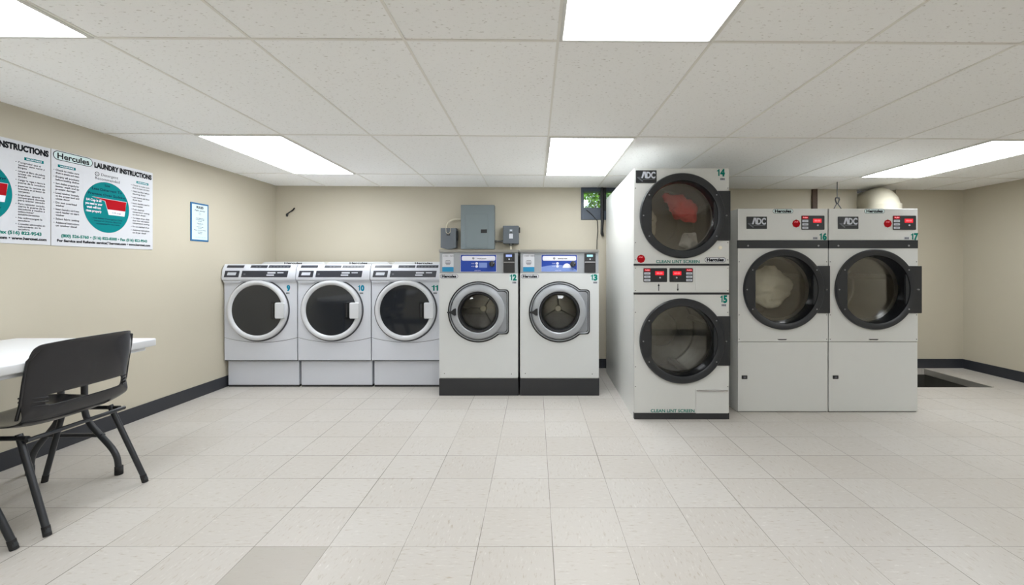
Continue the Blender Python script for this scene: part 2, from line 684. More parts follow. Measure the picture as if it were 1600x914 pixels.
for y in ROWY:
    bar_x(XL, XR, y)
k = -5
while gx(k, 2) < XR:
    if gx(k, YB) > XL:
        bar_y(k, YF, YB)
    k += 1
struct(ce.finish('ceiling'))

# back wall, with the basement window and the duct opening
WX0, WX1, WZ0 = 0.42, 1.25, 1.68
DX0, DX1, DZ0 = 3.55, 3.99, 1.62
bw = MB()
T = 0.20
bw.box(XL - .15, WX0, YB, YB + T, -.06, 2.12, 'wall_paint')
bw.box(WX0, WX1, YB, YB + T, -.06, WZ0, 'wall_paint')
bw.box(WX1, DX0, YB, YB + T, -.06, 2.12, 'wall_paint')
bw.box(DX0, DX1, YB, YB + T, -.06, DZ0, 'wall_paint')
bw.box(DX1, XR + .15, YB, YB + T, -.06, 2.12, 'wall_paint')
bw.box(DX0 - .02, DX1 + .02, YB + T - .01, YB + T + .01, DZ0 - .02, 2.12, 'recess_black')
struct(bw.finish('wall_back'))
lb = MB()
lb.box(XL - .15, XL, YF - .1, YB, -.06, 2.12, 'wall_paint')
struct(lb.finish('wall_left'))
struct(MB().box(XR, XR + .15, YF - .1, YB, -.06, 2.12, 'wall_paint').finish('wall_right'))
struct(MB().box(XL - .15, XR + .15, YF - .15, YF, -.06, 2.12, 'wall_paint').finish('wall_front'))
BH = 0.105


def board(x0, x1, y0, y1, name):
    b = MB()
    b.box(x0, x1, y0, y1, 0.0, BH, 'baseboard_vinyl', bevel=0.002)
    struct(b.finish(name))


board(XL, XL + .008, YF, YB, 'baseboard_left')
board(XR - .008, XR, YF, YB, 'baseboard_right')
board(XL + .008, XR - .008, YB - .008, YB, 'baseboard_back')
board(XL + .008, XR - .008, YF, YF + .008, 'baseboard_front')
# brown painted strip up the back wall, and caulk strip
struct(MB().box(3.03, 3.085, YB - .03, YB, 0.11, zc(3.05), 'brown_paint', bevel=.003).finish('trim_1'))

# window
wf = MB()
wi = [(WX0, WX0 + .03), (WX1 - .03, WX1)]
fy0, fy1 = YB - .012, YB + .10
for a, b in wi:
    wf.box(a, b, fy0, fy1, WZ0, 2.05, 'window_frame_paint', bevel=.004)
wf.box(WX0, WX1, fy0 + .002, fy1, WZ0, WZ0 + .135, 'window_frame_paint', bevel=.006)
wf.box(WX0, WX1, fy0 + .002, fy1, 2.00, 2.05, 'window_frame_paint', bevel=.004)
wf.box(WX0 + .235, WX0 + .285, fy0 + .001, fy1, WZ0 + .1, 2.05, 'seal_shade_black', bevel=.004)
wob = struct(wf.finish('window_1'))
MB().box(WX0 + .03, WX0 + .235, YB + .06, YB + .066, WZ0 + .135, 2.0, 'window_glass').finish('pane', wob)
MB().box(WX0 + .285, WX1 - .03, YB + .06, YB + .066, WZ0 + .135, 2.0, 'window_glass').finish('pane', wob)
MB().box(WX0 + .03, WX0 + .235, YB + .05, YB + .062, WZ0 + .135, WZ0 + .145, 'seal_shade_black').box(WX0 + .225, WX0 + .235, YB + .05, YB + .062, WZ0 + .145, 2.0, 'seal_shade_black').finish('pane_gasket', wob)

# ground and shrub outside the window
gr = MB().box(-1.5, 4, YB + T + .02, YB + 4, 1.35, 1.45, 'pit_concrete')
struct(gr.finish('ground'))
sh = thing('leafy_shrub', 'bright green leafy shrub growing outside the small dark window', 'shrub', (0.9, YB + 1.0, 1.45))
st = MB()
fo = MB()
for b in range(16):
    a = random.uniform(0, 2 * PI)
    r = random.uniform(.1, .5)
    top = Vector((math.cos(a) * r * 1.6, math.sin(a) * r * .6, random.uniform(.5, 1.5)))
    st.tube([(0, 0, 0), tuple(top * .5 + Vector((0, 0, .1))), tuple(top)], [.014, .009, .003], 'branch', n=6)
st.finish('stem', sh)
t = bmesh.new()
for i in range(12000):
    c = Vector((random.gauss(0.0, .38), random.gauss(0, .22), random.uniform(.05, 1.6)))
    e = Matrix.Rotation(random.uniform(0, 6.28), 3, 'Z') @ Matrix.Rotation(random.uniform(-1.2, 1.2), 3, 'X')
    L_, W_ = random.uniform(.03, .06), random.uniform(.014, .026)
    q = [c + e @ Vector(p) for p in ((0, 0, 0), (W_, L_ * .5, .004), (0, L_, 0), (-W_, L_ * .5, .004))]
    t.faces.new([t.verts.new(p) for p in q])
fo._add(t, 'leaf_green')
fo.finish('foliage', sh)


# ------------------------------------------------------------------ ceiling lights
def ceiling_light(k, y0, label):
    y1 = y0 + 1.23
    a, b = HW + .002, HW + .002
    cx = (gx(k, y0) + gx(k + 1, y1)) / 2
    root = thing('ceiling_light', label, 'ceiling light', (cx, (y0 + y1) / 2, zc(cx)), group='fluorescent ceiling lights')
    o = Vector((cx, (y0 + y1) / 2, zc(cx)))

    def loop(ins, dz):
        pts = []
        for (kk, yy, sx, sy) in ((k, y0, 1, 1), (k + 1, y0, -1, 1), (k + 1, y1, -1, -1), (k, y1, 1, -1)):
            x = gx(kk, yy) + sx * (HW + ins)
            pts.append((x - o.x, yy + sy * (HW + ins) - o.y, zc(x) + dz - o.z))
        return pts
    f = MB()
    f.loft([loop(0, .003), loop(0, -.004), loop(.012, -.006), loop(.016, -.001), loop(.016, .003)], 'fixture_frame')
    f.finish('frame', root)
    d = MB()
    d.loft([loop(.015, -.0015), loop(.015, .002)], 'lamp_diffuser', True, True)
    d.finish('diffuser', root)
    return root


ceiling_light(-4, 2.92, 'long fluorescent ceiling light above the three left washers')
ceiling_light(0, 2.92, 'fluorescent ceiling light in the middle, above washer 13')
ceiling_light(5, 2.92, 'fluorescent ceiling light far right, beyond dryer 17')
ceiling_light(-4, 0.46, 'near fluorescent ceiling light cut off by the top left corner')
ceiling_light(0, 0.46, 'near fluorescent ceiling light cut off at top centre')
ceiling_light(5, 0.46, 'unseen fluorescent ceiling light added on the near right')  # out-of-view fixture, added to brighten the room


# ------------------------------------------------------------------ small parts shared by the machines
def screws(parent, pts, r=.004, y=-.003, m='screw_metal', name='screw'):
    first = None
    for (x, z) in pts:
        if first is None:
            first = MB().disc(0, 0, r, y, 0.0, m, n=12, cham=r * .3).finish(name, parent, (x, 0, z))
        else:
            c = first.copy()
            COL.objects.link(c)
            c.parent = parent
            c.location = (x, 0, z)


def number_sticker(parent, txt, x, z, h, m, tiny_at=None, wd=None):
    b = MB()
    n = len(txt)
    n_ = [(.50 if ch == '1' else 1.0) for ch in txt]
    wd = wd or .62 * h * n
    unit = wd / (sum(n_) + .14 * (n - 1))
    cx_ = x
    for ch, k_ in zip(txt, n_):
        if ch == '1':                       # a one with a flag, set close to its neighbour
            x1_ = cx_ + unit * .5
            sw_ = unit * .27
            b.plate([(x1_ - sw_, z), (x1_, z), (x1_, z + h), (x1_ - sw_ * .75, z + h), (x1_ - sw_ * 1.1, z + h * .86), (x1_ - unit * .56, z + h * .80), (x1_ - unit * .56, z + h * .68), (x1_ - sw_, z + h * .70)], -.0014, -.0002, m)
        else:
            b.text(ch, cx_, z, h, -.0014, m, width=unit, bold=0.085)
        cx_ += unit * (k_ + .14)
    o = b.finish('number', parent)
    if tiny_at:
        tx, tz = tiny_at
        t_ = MB()
        t_.decal(tx - .003, tx + .037, tz - .006, tz + .017, 0, 'paper')
        for j in range(3):
            t_.decal(tx + j * .0115, tx + j * .0115 + .0095, tz - .002, tz + .013, -.0008, 'ink_soft', t=.0004)
        t_.finish('small_sticker', parent)
    return o


# ------------------------------------------------------------------ washers 9, 10, 11
S9 = 4.0 / F


def low_washer(num, x_left, label):
    W = .695
    z = lambda py: 1.14 - (py - 418) * S9
    X = lambda px: (px - 406.5) * S9          # px measured on washer 9
    root = thing('front_load_washer', label, 'washer', (x_left + W / 2, 4.0, 0), group='low front-load washers on pedestals')
    h = W / 2
    R = .047 * 0 + 47 * S9
    cx, cz = X(403), z(484.5)
    b = MB()
    zb, zt = .262, z(441)
    # cabinet sides and back
    b.box(-h + .005, h - .005, .012, .70, zb, z(416), 'washer_white', bevel=.006)
    # upper front panel ends in a shallow downward arc
    seam = []
    n = 24
    for i in range(n + 1):
        t = -1 + 2 * i / n
        seam.append((h * t * .990, z(535) + (z(527.5) - z(535)) * t * t))
    up = [(x, zz + .0022) for x, zz in seam] + [(h * .990, z(417)), (-h * .990, z(417))]
    lo = [(-h * .990, zb), (h * .990, zb)] + [(x, zz - .002) for x, zz in reversed(seam)]
    b.plate(up, 0, .014, 'washer_white')
    b.plate(lo, 0.001, .014, 'washer_white')
    b.plate([(x, zz + .003) for x, zz in seam] + [(x, zz - .003) for x, zz in reversed(seam)], .0045, .013, 'seal_shade_black')  # dark strip standing in for the shade in the panel seam
    b.box(-h - .0015, h + .0015, .06, .6, zb, z(419), 'seal_shade_black')  # dark filler that paints the shade between neighbouring washers
    b.finish('cabinet', root)
    # console: sloping front, with the face leaning back
    c = MB()
    prof = [(0.0, z(441)), (-.030, z(437)), (-.034, z(434)), (-.022, z(421)), (-.016, z(419)), (.006, z(413.4)), (.014, z(412.8)), (.5, z(412.8)), (.5, z(441))]
    c.loft([[(x, y, zz) for y, zz in prof] for x in (-h + .0015, -h + .006, h - .006, h - .0022)], 'washer_white', True, True)
    c.finish('console', root, smooth=25)

    def face(u0, u1, py0, py1, m, part, off=.0012, slant=0, extra=None):
        """plate lying on the console's leaning front, rows given in photo pixels"""
        def yy(py):
            return -.034 + (.012) * (434 - py) / 13.0 - off
        q = MB()
        x0, x1 = X(u0), X(u1)
        sl = slant * S9
        zz0, zz1 = z(py1), z(py0)
        q.loft([[(x0, yy(py1) + off + .001, zz0), (x1, yy(py1) + off + .001, zz0), (x1 + sl, yy(py0) + off + .001, zz1), (x0 + sl, yy(py0) + off + .001, zz1)],
                [(x0, yy(py1), zz0), (x1, yy(py1), zz0), (x1 + sl, yy(py0), zz1), (x0 + sl, yy(py0), zz1)]], m, True, True)
        if extra: extra(q, yy)
        return q.finish(part, root)

    def lab(q, yy):
        q.loft([[(X(357.5), yy(430) - .0005, z(430)), (X(371), yy(430) - .0005, z(430)), (X(372), yy(425.5) - .0005, z(425.5)), (X(358.5), yy(425.5) - .0005, z(425.5))],
                [(X(357.5), yy(430) - .001, z(430)), (X(371), yy(430) - .001, z(430)), (X(372), yy(425.5) - .001, z(425.5)), (X(358.5), yy(425.5) - .001, z(425.5))]], 'light_label', True, True)
    face(353, 375.5, 423, 433, 'dark_label', 'dispenser_label', slant=1.2, extra=lab)

    def disp(q, yy):
        def pl(a, b_, c_, d, m):
            q.loft([[(X(a), yy(d) - .0004, z(d)), (X(b_), yy(d) - .0004, z(d)), (X(b_), yy(c_) - .0004, z(c_)), (X(a), yy(c_) - .0004, z(c_))],
                    [(X(a), yy(d) - .001, z(d)), (X(b_), yy(d) - .001, z(d)), (X(b_), yy(c_) - .001, z(c_)), (X(a), yy(c_) - .001, z(c_))]], m, True, True)
        pl(420, 432.5, 425, 427.4, 'light_label')
        pl(419, 430.5, 428.7, 430.8, 'light_label')
        pl(435.5, 445, 425.4, 426.8, 'light_label')
        pl(383, 386, 427, 429.5, 'ink_soft')
    face(379.5, 451, 423, 433, 'dark_label', 'display_panel', slant=1.2, extra=disp)
    # labels along the bevelled top edge
    q = MB()
    for a, b_ in ((355, 381.5), (392, 418), (420, 454)):
        x0, x1 = X(a), X(b_)
        p0, p1 = (-.0145, z(418.4)), (.0020, z(414.4))
        q.loft([[(x0, p0[0] + .001, p0[1]), (x1, p0[0] + .001, p0[1]), (x1, p1[0] + .001, p1[1]), (x0, p1[0] + .001, p1[1])],
                [(x0, p0[0] - .0012, p0[1]), (x1, p0[0] - .0012, p0[1]), (x1, p1[0] - .0012, p1[1]), (x0, p1[0] - .0012, p1[1])]], 'dark_label', True, True)
    for x_, n_ in ((422, 6), (400, 2)):
        for i in range(n_):
            x0 = X(x_ + i * 5.2)
            q.loft([[(x0, -.010, z(417.4)), (x0 + .018, -.010, z(417.4)), (x0 + .018, -.005, z(416.1)), (x0, -.005, z(416.1))],
                    [(x0, -.0128, z(417.4)), (x0 + .018, -.0128, z(417.4)), (x0 + .018, -.0078, z(416.1)), (x0, -.0078, z(416.1))]], 'ink_soft', True, True)
    q.finish('instruction_labels', root)
    # dispenser drawer lip
    d = MB()
    d.box(X(350.5), X(376.5), -.012, .0, z(440.2), z(437), 'recess_dark', bevel=.002)
    d.plate(rrect(X(350.5), X(377.5), z(441.3), z(438.8), .006), -.020, -.002, 'washer_white', .002)
    d.finish('dispenser_handle', root)
    # door
    A = angles(96)
    dm = MB()
    dm.ring(cx, cz, R * .99, R * 1.045, -.004, 0.002, 'washer_grey_line', 96)

    def lp(r, y):
        return [(cx + r * math.cos(a), y, cz + r * math.sin(a)) for a in A]
    dm.loft([lp(R, 0), lp(R, -.020), lp(R * .985, -.030), lp(R * .95, -.036), lp(R * .90, -.036), lp(R * .85, -.028), lp(R * .832, -.020), lp(R * .832, 0)], 'ring_white')
    door = dm.finish('door', root, smooth=35)
    g = MB()
    g.disc(cx, cz, R * .845, -.0215, -.016, 'tinted_glass', n=72)
    g.finish('window', door)
    hd = MB()
    hd.plate(rrect(X(433.3), X(448), z(497), z(472.3), .012), -.050, -.018, 'ring_white', .005)
    hd.finish('handle', door, smooth=40)
    hr = MB()
    hr.plate(rrect(X(425.3), X(434.5), z(498), z(471.5), .006), -.030, -.018, 'door_black_gloss', .002)
    hr.box(X(427), X(429), -.033, -.028, z(495), z(474), 'reader_black', bevel=.001)
    hr.finish('handle_recess', door)
    # back guard with the badge
    k = MB()
    bz0, bz1 = z(415), 1.14 + 9 * 4.52 / F
    pts = [(-h + .012, bz0), (h - .012, bz0), (h - .012, bz1 - .02), (h - .04, bz1), (-h + .04, bz1), (-h + .012, bz1 - .02)]
    k.plate(pts, .52, .70, 'enamel_white')
    k.text('Hercules', 0.0, bz1 - .0235, .019, .5185, 'ink', .19, 'CENTER', bold=.04)
    k.finish('back_guard', root)
    number_sticker(root, num, X(447.0) if len(num) == 1 else X(443.6), z(454.2), 8.6 * S9 * 1.0, 'blue_teal' if num != '11' else 'teal', (X(446), z(459)), wd=(5.8 if len(num) == 1 else 9.8) * S9)
    # pedestal
    p = MB()
    p.box(-h + .013, h - .005, .035, .70, .018, zb - .004, 'washer_white', bevel=.004)
    p.box(-h + .015, h - .007, .042, .69, 0, .020, 'seal_shade_black')  # black block painting the shaded gap at the floor
    p.box(-h + .006, h - .006, .006, .70, zb - .008, zb + .002, 'seal_shade_black')  # black strip for the shade where cabinet meets pedestal
    p.finish('pedestal', root)
    return root


X9 = -3.03
low_washer('9', X9, 'low white washer numbered 9, against the left wall')
low_washer('10', X9 + .698, 'low white washer numbered 10, middle of the three on white pedestals')
low_washer('11', X9 + 1.396, 'low white washer numbered 11, beside the steel-topped washer 12')

# ------------------------------------------------------------------ washers 12, 13
S12 = 3.762 / F


def steel_washer(num, px_c, label, boss_a):
    X = lambda px: (px - 747.6) * S12
    z = lambda py: 1.14 - (py - 418) * S12
    root = thing('front_load_washer', label, 'washer', ((px_c - 850) * S12, 3.762, 0), group='steel-topped washers on black bases')
    hl, hr_ = X(686.4), X(809.4)
    cx, cz = 0.0, z(487.2)
    D = .72
    R = 47.6 * S12
    # body: front panel with a round hole, open box behind
    zb, zt = z(590), z(427)
    fn = rect_ray(hl, hr_, zb - cz, zt - cz)
    cor = [math.atan2(b_, a_) for a_ in (hl, hr_) for b_ in (zb - cz, zt - cz)]
    A = angles(72, cor)
    o = polar(cx, cz, fn, A)
    i = polar(cx, cz, lambda a: R * .80, A)
    b = MB()
    b.loft([[(x, .004, z_) for x, z_ in i], [(x, 0, z_) for x, z_ in i], [(x, 0, z_) for x, z_ in o], [(x, D, z_) for x, z_ in o]], 'enamel_white', cap1=True)
    b.box(hl, hr_, .008, D, zt - .012, zt - .001, 'enamel_white')
    b.finish('cabinet', root)
    # control section
    c = MB()
    c.box(hl + .002, hr_ - .002, .004, D, zt, z(394), 'steel_panel', bevel=.002)
    c.finish('control_panel', root)
    tp = MB()
    tp.plate([(hl - .002, z(394)), (hr_ + .002, z(394)), (hr_ + .002, z(390)), (hl - .002, z(390))], -.012, D, 'brushed_steel', .004)
    tp.finish('top_cover', root)
    # notice
    q = MB()
    q.decal(X(691), X(708.6), z(424.5), z(397), .004, 'paper', r=.004)
    q.decal(X(691), X(708.6), z(424.5), z(417.2), .0030, 'notice_blue', r=.003)
    q.text('CARD', X(692.6), z(401), .012, .0022, 'ink_soft')
    q.text('INFO', X(703), z(401), .012, .0022, 'ink_soft')
    for j, wd in enumerate((.04, .055, .045, .036)):
        q.decal(X(699.8) - wd / 2, X(699.8) + wd / 2, z(407.5 + j * 2.2), z(406.6 + j * 2.2), .0034, 'ink_soft', t=.0012)
    q.finish('notice', root)
    # blue programme panel
    bp = MB()
    bp.decal(X(719.3), X(775.7), z(424.8), z(398), .004, 'white_print', r=.003)
    bp.decal(X(719.8), X(775.2), z(424.4), z(398.3), .003, 'blue_panel', r=.003, t=.0012)
    if num == '13':
        pts = [(X(719.8), z(424.4)), (X(775.2), z(424.4)), (X(775.2), z(422)), (X(764), z(416)), (X(745), z(413.5)), (X(730), z(415)), (X(719.8), z(417))]
        bp.plate(pts, .0012, .003, 'blue_pale')
        fan = [(X(759.5) + 6.5 * S12 * math.cos(a) - .0, z(418.5) + 7 * S12 * math.sin(a)) for a in [PI * t_ / 16 for t_ in range(17)]]
        bp.plate(fan, .0005, .003, 'white_print')
    else:
        bp.decal(X(748.5), X(761), z(418.2), z(410.5), .0018, 'blue_pale', r=.004, t=.0003)
    bp.decal(X(721.5), X(773.8), z(407.3), z(400), .002, 'white_print', r=.012, t=.0014)
    bp.ring(X(739.6), z(403.7), .007, .0095, -.0002, .001, 'ink', 20)
    bp.text('W', X(739.6), z(404.7), .0085, -.0006, 'ink', align='CENTER', bold=.05)
    bp.text('wascomat' if num == '12' else 'SENIOR W620', X(745.5), z(404.9), .0105, -.0006, 'ink', width=.082, bold=.04)
    for py, s in ((411.6, 'START'), (416.2, 'STOP')):
        bp.disc(X(744.8), z(py), 2.1 * S12, -.003, .001, 'white_print', 20, .001)
        bp.text(s, X(736.5), z(py + .8), .0085, .0008, 'white_print', width=.028)
    bp.text('SELECTION', X(746), z(423.2), .0075, .0006, 'white_print', align='CENTER')
    pan = bp.finish('programme_panel', root)
    kb = MB()
    kb.disc(X(769), z(412.4), 4.4 * S12, -.022, .003, 'reader_black', 32, .004)
    kb.box(X(769) - .003, X(769) + .003, -.026, -.02, z(416), z(408.8), 'ink_soft', bevel=.001)
    kb.disc(X(771.5), z(411), .003, -.0235, -.02, 'white_print', 10)
    kb.finish('dial', pan)
    # card reader
    r = MB()
    r.plate(rrect(X(786.8), X(804.3), z(426), z(396), .004), -.006, .004, 'reader_black', .002)
    r.box(X(787.2), X(803.8), -.013, -.006, z(411), z(408.8), 'screw_metal', bevel=.002)
    r.decal(X(790.5), X(800), z(401.4), z(397.8), -.006, 'lcd_blue' if num == '12' else 'lcd_cyan')
    r.disc(X(795.6), z(405), .007, -.009, -.005, 'light_label', 16, .002)
    r.disc(X(792), z(405), .003, -.008, -.005, 'ink_soft', 10)
    r.disc(X(799), z(405), .003, -.008, -.005, 'ink_soft', 10)
    r.finish('card_reader', root)
    # stickers
    s = MB()
    s.pill(X(701.7), z(431.7), 28 * S12, 6.6 * S12, 0, fill='paper')
    s.finish('brand_badge', root)
    s = MB()
    s.decal(X(796.2), X(807.8), z(438.5), z(428.2), 0, 'pill_fill', t=.0005)
    s.finish('number_backing', root)
    number_sticker(root, num, X(797), z(437.8), 8.9 * S12, 'teal', (X(800.8), z(442.5)), wd=10.3 * S12)
    # door: round, with a squared hinge extension on the right
    rr = rect_ray(-R, X(795.3), z(523.3) - cz, z(452.2) - cz)
    Rm = lambda k: R * k

    def outline(k, ex=0.0, q=0.0):
        def f(a):
            rc = R * k
            c_, s_ = math.cos(a), math.sin(a)
            if c_ > 0:
                # rounded rectangle ray
                xr, zt_ = X(795.3) - ex, (z(452.2) - cz) - ex
                lo_, hi_ = 0, 1.0
                def inside(t_):
                    x_, z_ = t_ * c_, abs(t_ * s_)
                    rad = .028
                    if x_ > xr or z_ > zt_: return False
                    if x_ > xr - rad and z_ > zt_ - rad:
                        return math.hypot(x_ - xr + rad, z_ - zt_ + rad) <= rad
                    return True
                for _ in range(22):
                    mid = (lo_ + hi_) / 2
                    if inside(mid): lo_ = mid
                    else: hi_ = mid
                return max(rc, lo_)
            return rc
        return f
    A2 = angles(180)

    def L2(fn_, y):
        return [(x, y, z_) for x, z_ in polar(cx, cz, fn_, A2)]
    dm = MB()
    dm.loft([L2(outline(1.0), .003), L2(outline(1.0), -.006), L2(outline(.965, .007), -.006), L2(outline(.965, .007), -.002)], 'seal_shade_black')
    dm.loft([L2(outline(.965, .007), -.002), L2(outline(.945, .011), -.012), L2(outline(.925, .015), -.008)], 'door_grey_light')
    dm.loft([L2(outline(.925, .015), -.008), L2(outline(.905, .020), -.004)], 'seal_shade_black')
    dm.loft([L2(outline(.905, .020), -.005), L2(lambda a: R * .88, -.012)], 'door_grey')
    rc = lambda k: (lambda a: R * k)
    dm.loft([L2(rc(.88), -.012), L2(rc(.86), -.026), L2(rc(.80), -.034), L2(rc(.70), -.034), L2(rc(.67), -.028), L2(rc(.665), -.004)], 'door_grey_light')
    dm.loft([L2(rc(.665), -.022), L2(rc(.645), -.030), L2(rc(.60), -.028), L2(rc(.575), -.010), L2(rc(.565), .03)], 'seal_shade_black')
    door = dm.finish('door', root, smooth=30)
    g = MB()
    lo = []
    for k, yy in ((.575, .010), (.45, .000), (.3, -.006), (.12, -.009), (.01, -.0095)):
        lo.append(L2(rc(k), yy))
    g.loft(lo, 'door_glass', smooth=True)
    g.finish('window', door)
    hd = MB()
    hx = -R * .93
    hd.plate([(hx - .018, .003), (hx + .02, .012), (hx + .045, .032), (hx + .06, .034), (hx + .062, -.026), (hx + .045, -.030), (hx + .02, -.012), (hx - .016, -.006)], -.052, -.030, 'seal_shade_black', .004)
    ho = hd.finish('handle', door)
    ho.location = (0, 0, cz - .0)
    screws(door, [(X(791), z(470)), (X(791), z(504))], .004, -.012)
    # drum
    dr = MB()
    RD = .235

    def LD(r_, y):
        return [(cx + r_ * math.cos(a), y, cz + r_ * math.sin(a)) for a in angles(48)]
    dr.loft([LD(R * .58, .032), LD(RD * .9, .055), LD(RD, .07), LD(RD, .33), LD(RD * .96, .345), LD(RD * .3, .33), LD(.03, .325)], 'drum_steel', cap1=True)
    for j in range(3):
        a = boss_a + j * 2 * PI / 3
        dr.tube([(cx + RD * .93 * math.cos(a), .08, cz + RD * .93 * math.sin(a)), (cx + RD * .93 * math.cos(a), .32, cz + RD * .93 * math.sin(a))], .03, 'drum_steel', 8)
        dr.tube([(cx + RD * .9 * math.cos(a + .5), .322, cz + RD * .9 * math.sin(a + .5)), (cx, .322, cz)], .008, 'drum_steel', 6)
    dr.disc(cx, cz, .032, .30, .33, 'drum_boss', 32, .006)
    dr.finish('drum', root, smooth=40)
    screws(root, [(X(694.5), z(583.5)), (X(799), z(584.3))], .004, -.002, 'reader_black')
    p = MB()
    p.box(hl - .001, hr_ + .003, -.004, D, 0, z(590) - .008, 'base_black', bevel=.003)
    p.box(hl + .004, hr_ - .004, .004, D, z(590) - .01, z(590), 'brushed_steel')
    p.finish('base', root)
    return root


steel_washer('12', 747.6, 'tall steel-topped washer numbered 12, below the grey electrical panel', .5)
steel_washer('13', 873.9, 'tall steel-topped washer numbered 13, right of washer 12', 1.1)


# ------------------------------------------------------------------ dryers
def dryer_door(root, cx, cz, R, flat, rin, hx1, hh, rec=.07, bolts=True):
    """round black door with a flat-sided window and a squared hinge plate on the right"""
    A = angles(120)

    def L(fn, y):
        return [(x, y, z_) for x, z_ in polar(cx, cz, fn, A)]

    def op(k):
        def f(a):
            c_ = math.cos(a)
            r = rin * k
            if c_ < -1e-6: r = min(r, flat * k / -c_)
            return r
        return f
    rc = lambda r: (lambda a: r)
    d = MB()
    d.loft([L(rc(R), 0), L(rc(R), -.018), L(rc(R - .006), -.026), L(op(1.045), -.026), L(op(1.01), -.020)], 'door_black')
    d.loft([L(op(1.01), -.020), L(op(.985), -.002), L(op(.975), rec)], 'door_black_gloss')
    door = d.finish('door', root, smooth=35)
    g = MB()
    g.loft([L(op(.99), rec - .006), L(op(.99), rec)], 'door_glass', True, True)
    g.finish('window', door)
    h = MB()
    x0 = cx + math.sqrt(max(0, R * R - hh * hh)) - .02
    h.plate(rrect(x0, hx1, cz - hh, cz + hh, .003), -.014, 0, 'door_black', .002)
    h.finish('hinge_plate', door)
    rb = (R + rin) / 2 + .004
    pts = [(cx - rb * math.cos(a), cz + rb * math.sin(a)) for a in (-.55, 0, .55)] + [(cx + rb * math.cos(a), cz + rb * math.sin(a)) for a in (-.55, .55)] + [(hx1 - .035, cz)]
    screws(door, pts, .0055, -.029)
    return door


def dryer_drum(root, cx, cz, R, y0, y1, m='drum_grey'):
    d = MB()
    A = angles(56)

    def L(r, y):
        return [(cx + r * math.cos(a), y, cz + r * math.sin(a)) for a in A]
    d.loft([L(R * .80, y0), L(R, y0 + .01), L(R, y1), L(R * .97, y1 + .01), L(.02, y1 + .02)], m, cap1=True)
    for j in range(4):
        a = .35 + j * PI / 2
        c_ = (cx + R * .95 * math.cos(a), cz + R * .95 * math.sin(a))
        d.tube([(c_[0], y0 + .03, c_[1]), (c_[0], y1, c_[1])], [.022, .03], m, 8)
    d.ring(cx, cz, R * .5, R * .53, y1 - .004, y1 + .012, m, 40)
    return d.finish('drum', root, smooth=40)


def panel_with_hole(b, x0, x1, z0, z1, cx, cz, r, m, y0=0, y1=.02):
    fn = rect_ray(x0 - cx, x1 - cx, z0 - cz, z1 - cz)
    cor = [math.atan2(q, p) for p in (x0 - cx, x1 - cx) for q in (z0 - cz, z1 - cz)]
    A = angles(72, cor)
    o, i = polar(cx, cz, fn, A), polar(cx, cz, lambda a: r, A)
    b.loft([[(x, y1, z) for x, z in i], [(x, y0, z) for x, z in i], [(x, y0, z) for x, z in o], [(x, y1, z) for x, z in o]], m)


def adc_plate(root, x0, x1, z0, z1):
    b = MB()
    w_, h_ = x1 - x0, z1 - z0
    b.plate(rrect(x0, x1, z0, z1, .004), -.003, 0, 'door_black', .001)
    # letter A without a crossbar, then D and C
    P = lambda u, v: (x0 + u * w_, z0 + v * h_)
    b.plate([P(.26, .38), P(.34, .38), P(.41, .74), P(.44, .38), P(.54, .38), P(.47, .90), P(.35, .90)], -.0042, -.003, 'light_label')
    b.text('DC', x0 + .50 * w_, z0 + .38 * h_, .50 * h_, -.0046, 'light_label', width=.44 * w_, bold=.06)
    b.plate([P(.07, .47), P(.27, .47), P(.27, .43), P(.15, .43), P(.34, .20), P(.34, .10), P(.30, .10), P(.06, .42)], -.0042, -.003, 'ink_soft')
    b.plate([P(.34, .31), P(.92, .31), P(.92, .26), P(.34, .26)], -.0042, -.003, 'ink_soft')
    b.finish('maker_plate', root)


def red_sticker(root, x, z, r):
    b = MB()
    b.plate(polar(x, z, lambda a: r, angles(8, ())), -.0012, 0, 'red')
    b.text('STOP', x, z + r * .25, r * .28, -.0018, 'pink_glow', width=r * .9, align='CENTER')  # printed word with a glow in its colour, not a lamp
    b.finish('warning_sticker', root)


def dryer_keypad(root, x0, x1, z0, z1, left=True, s=1.0):
    b = MB()
    b.plate(rrect(x0, x1, z0, z1, .006 * s), -.004, 0, 'door_black', .001)
    w_, h_ = x1 - x0, z1 - z0
    f = (lambda u: x0 + u * w_) if left else (lambda u: x1 - u * w_)

    def dec(u0, u1, v0, v1, m, y=-.004, r=0.0):
        a, c_ = sorted((f(u0), f(u1)))
        b.decal(a, c_, z0 + v0 * h_, z0 + v1 * h_, y, m, r=r)
    dec(.02, .30, .76, .97, 'red')
    for v in (.06, .30, .54):
        dec(.03, .29, v, v + .16, 'light_label', r=.002)
    b.text('PUSH', (f(.03) + f(.29)) / 2, z0 + .82 * h_, .09 * h_, -.0052, 'pink_glow', width=.2 * w_, align='CENTER', bold=.05)
    for v, t_ in ((.10, 'HIGH'), (.34, 'MED'), (.58, 'LOW')):
        b.text(t_, (f(.03) + f(.29)) / 2, z0 + v * h_, .07 * h_, -.0052, 'ink', width=.14 * w_, align='CENTER')
    dec(.50, .86, .50, .78, 'red_led')
    b.text('88:88', (f(.50) + f(.86)) / 2, z0 + .58 * h_, .12 * h_, -.0054, 'pink_glow', width=.24 * w_, align='CENTER')
    b.disc(f(.70), z0 + .32 * h_, .06 * h_, -.007, -.004, 'light_label', 12)
    b.finish('keypad', root)


# --- stacked dryer 14 / 15
SS = 3.175 / F
st = thing('stacked_dryer', 'tall white stacked double dryer numbered 14 above 15', 'dryer', ((1065 - 850) * SS, 3.175, 0))
X = lambda px: (px - 1065) * SS
Z = lambda py: 1.14 - (py - 418) * SS
x0, x1 = X(991), X(1139)
DB = 1.43
b = MB()
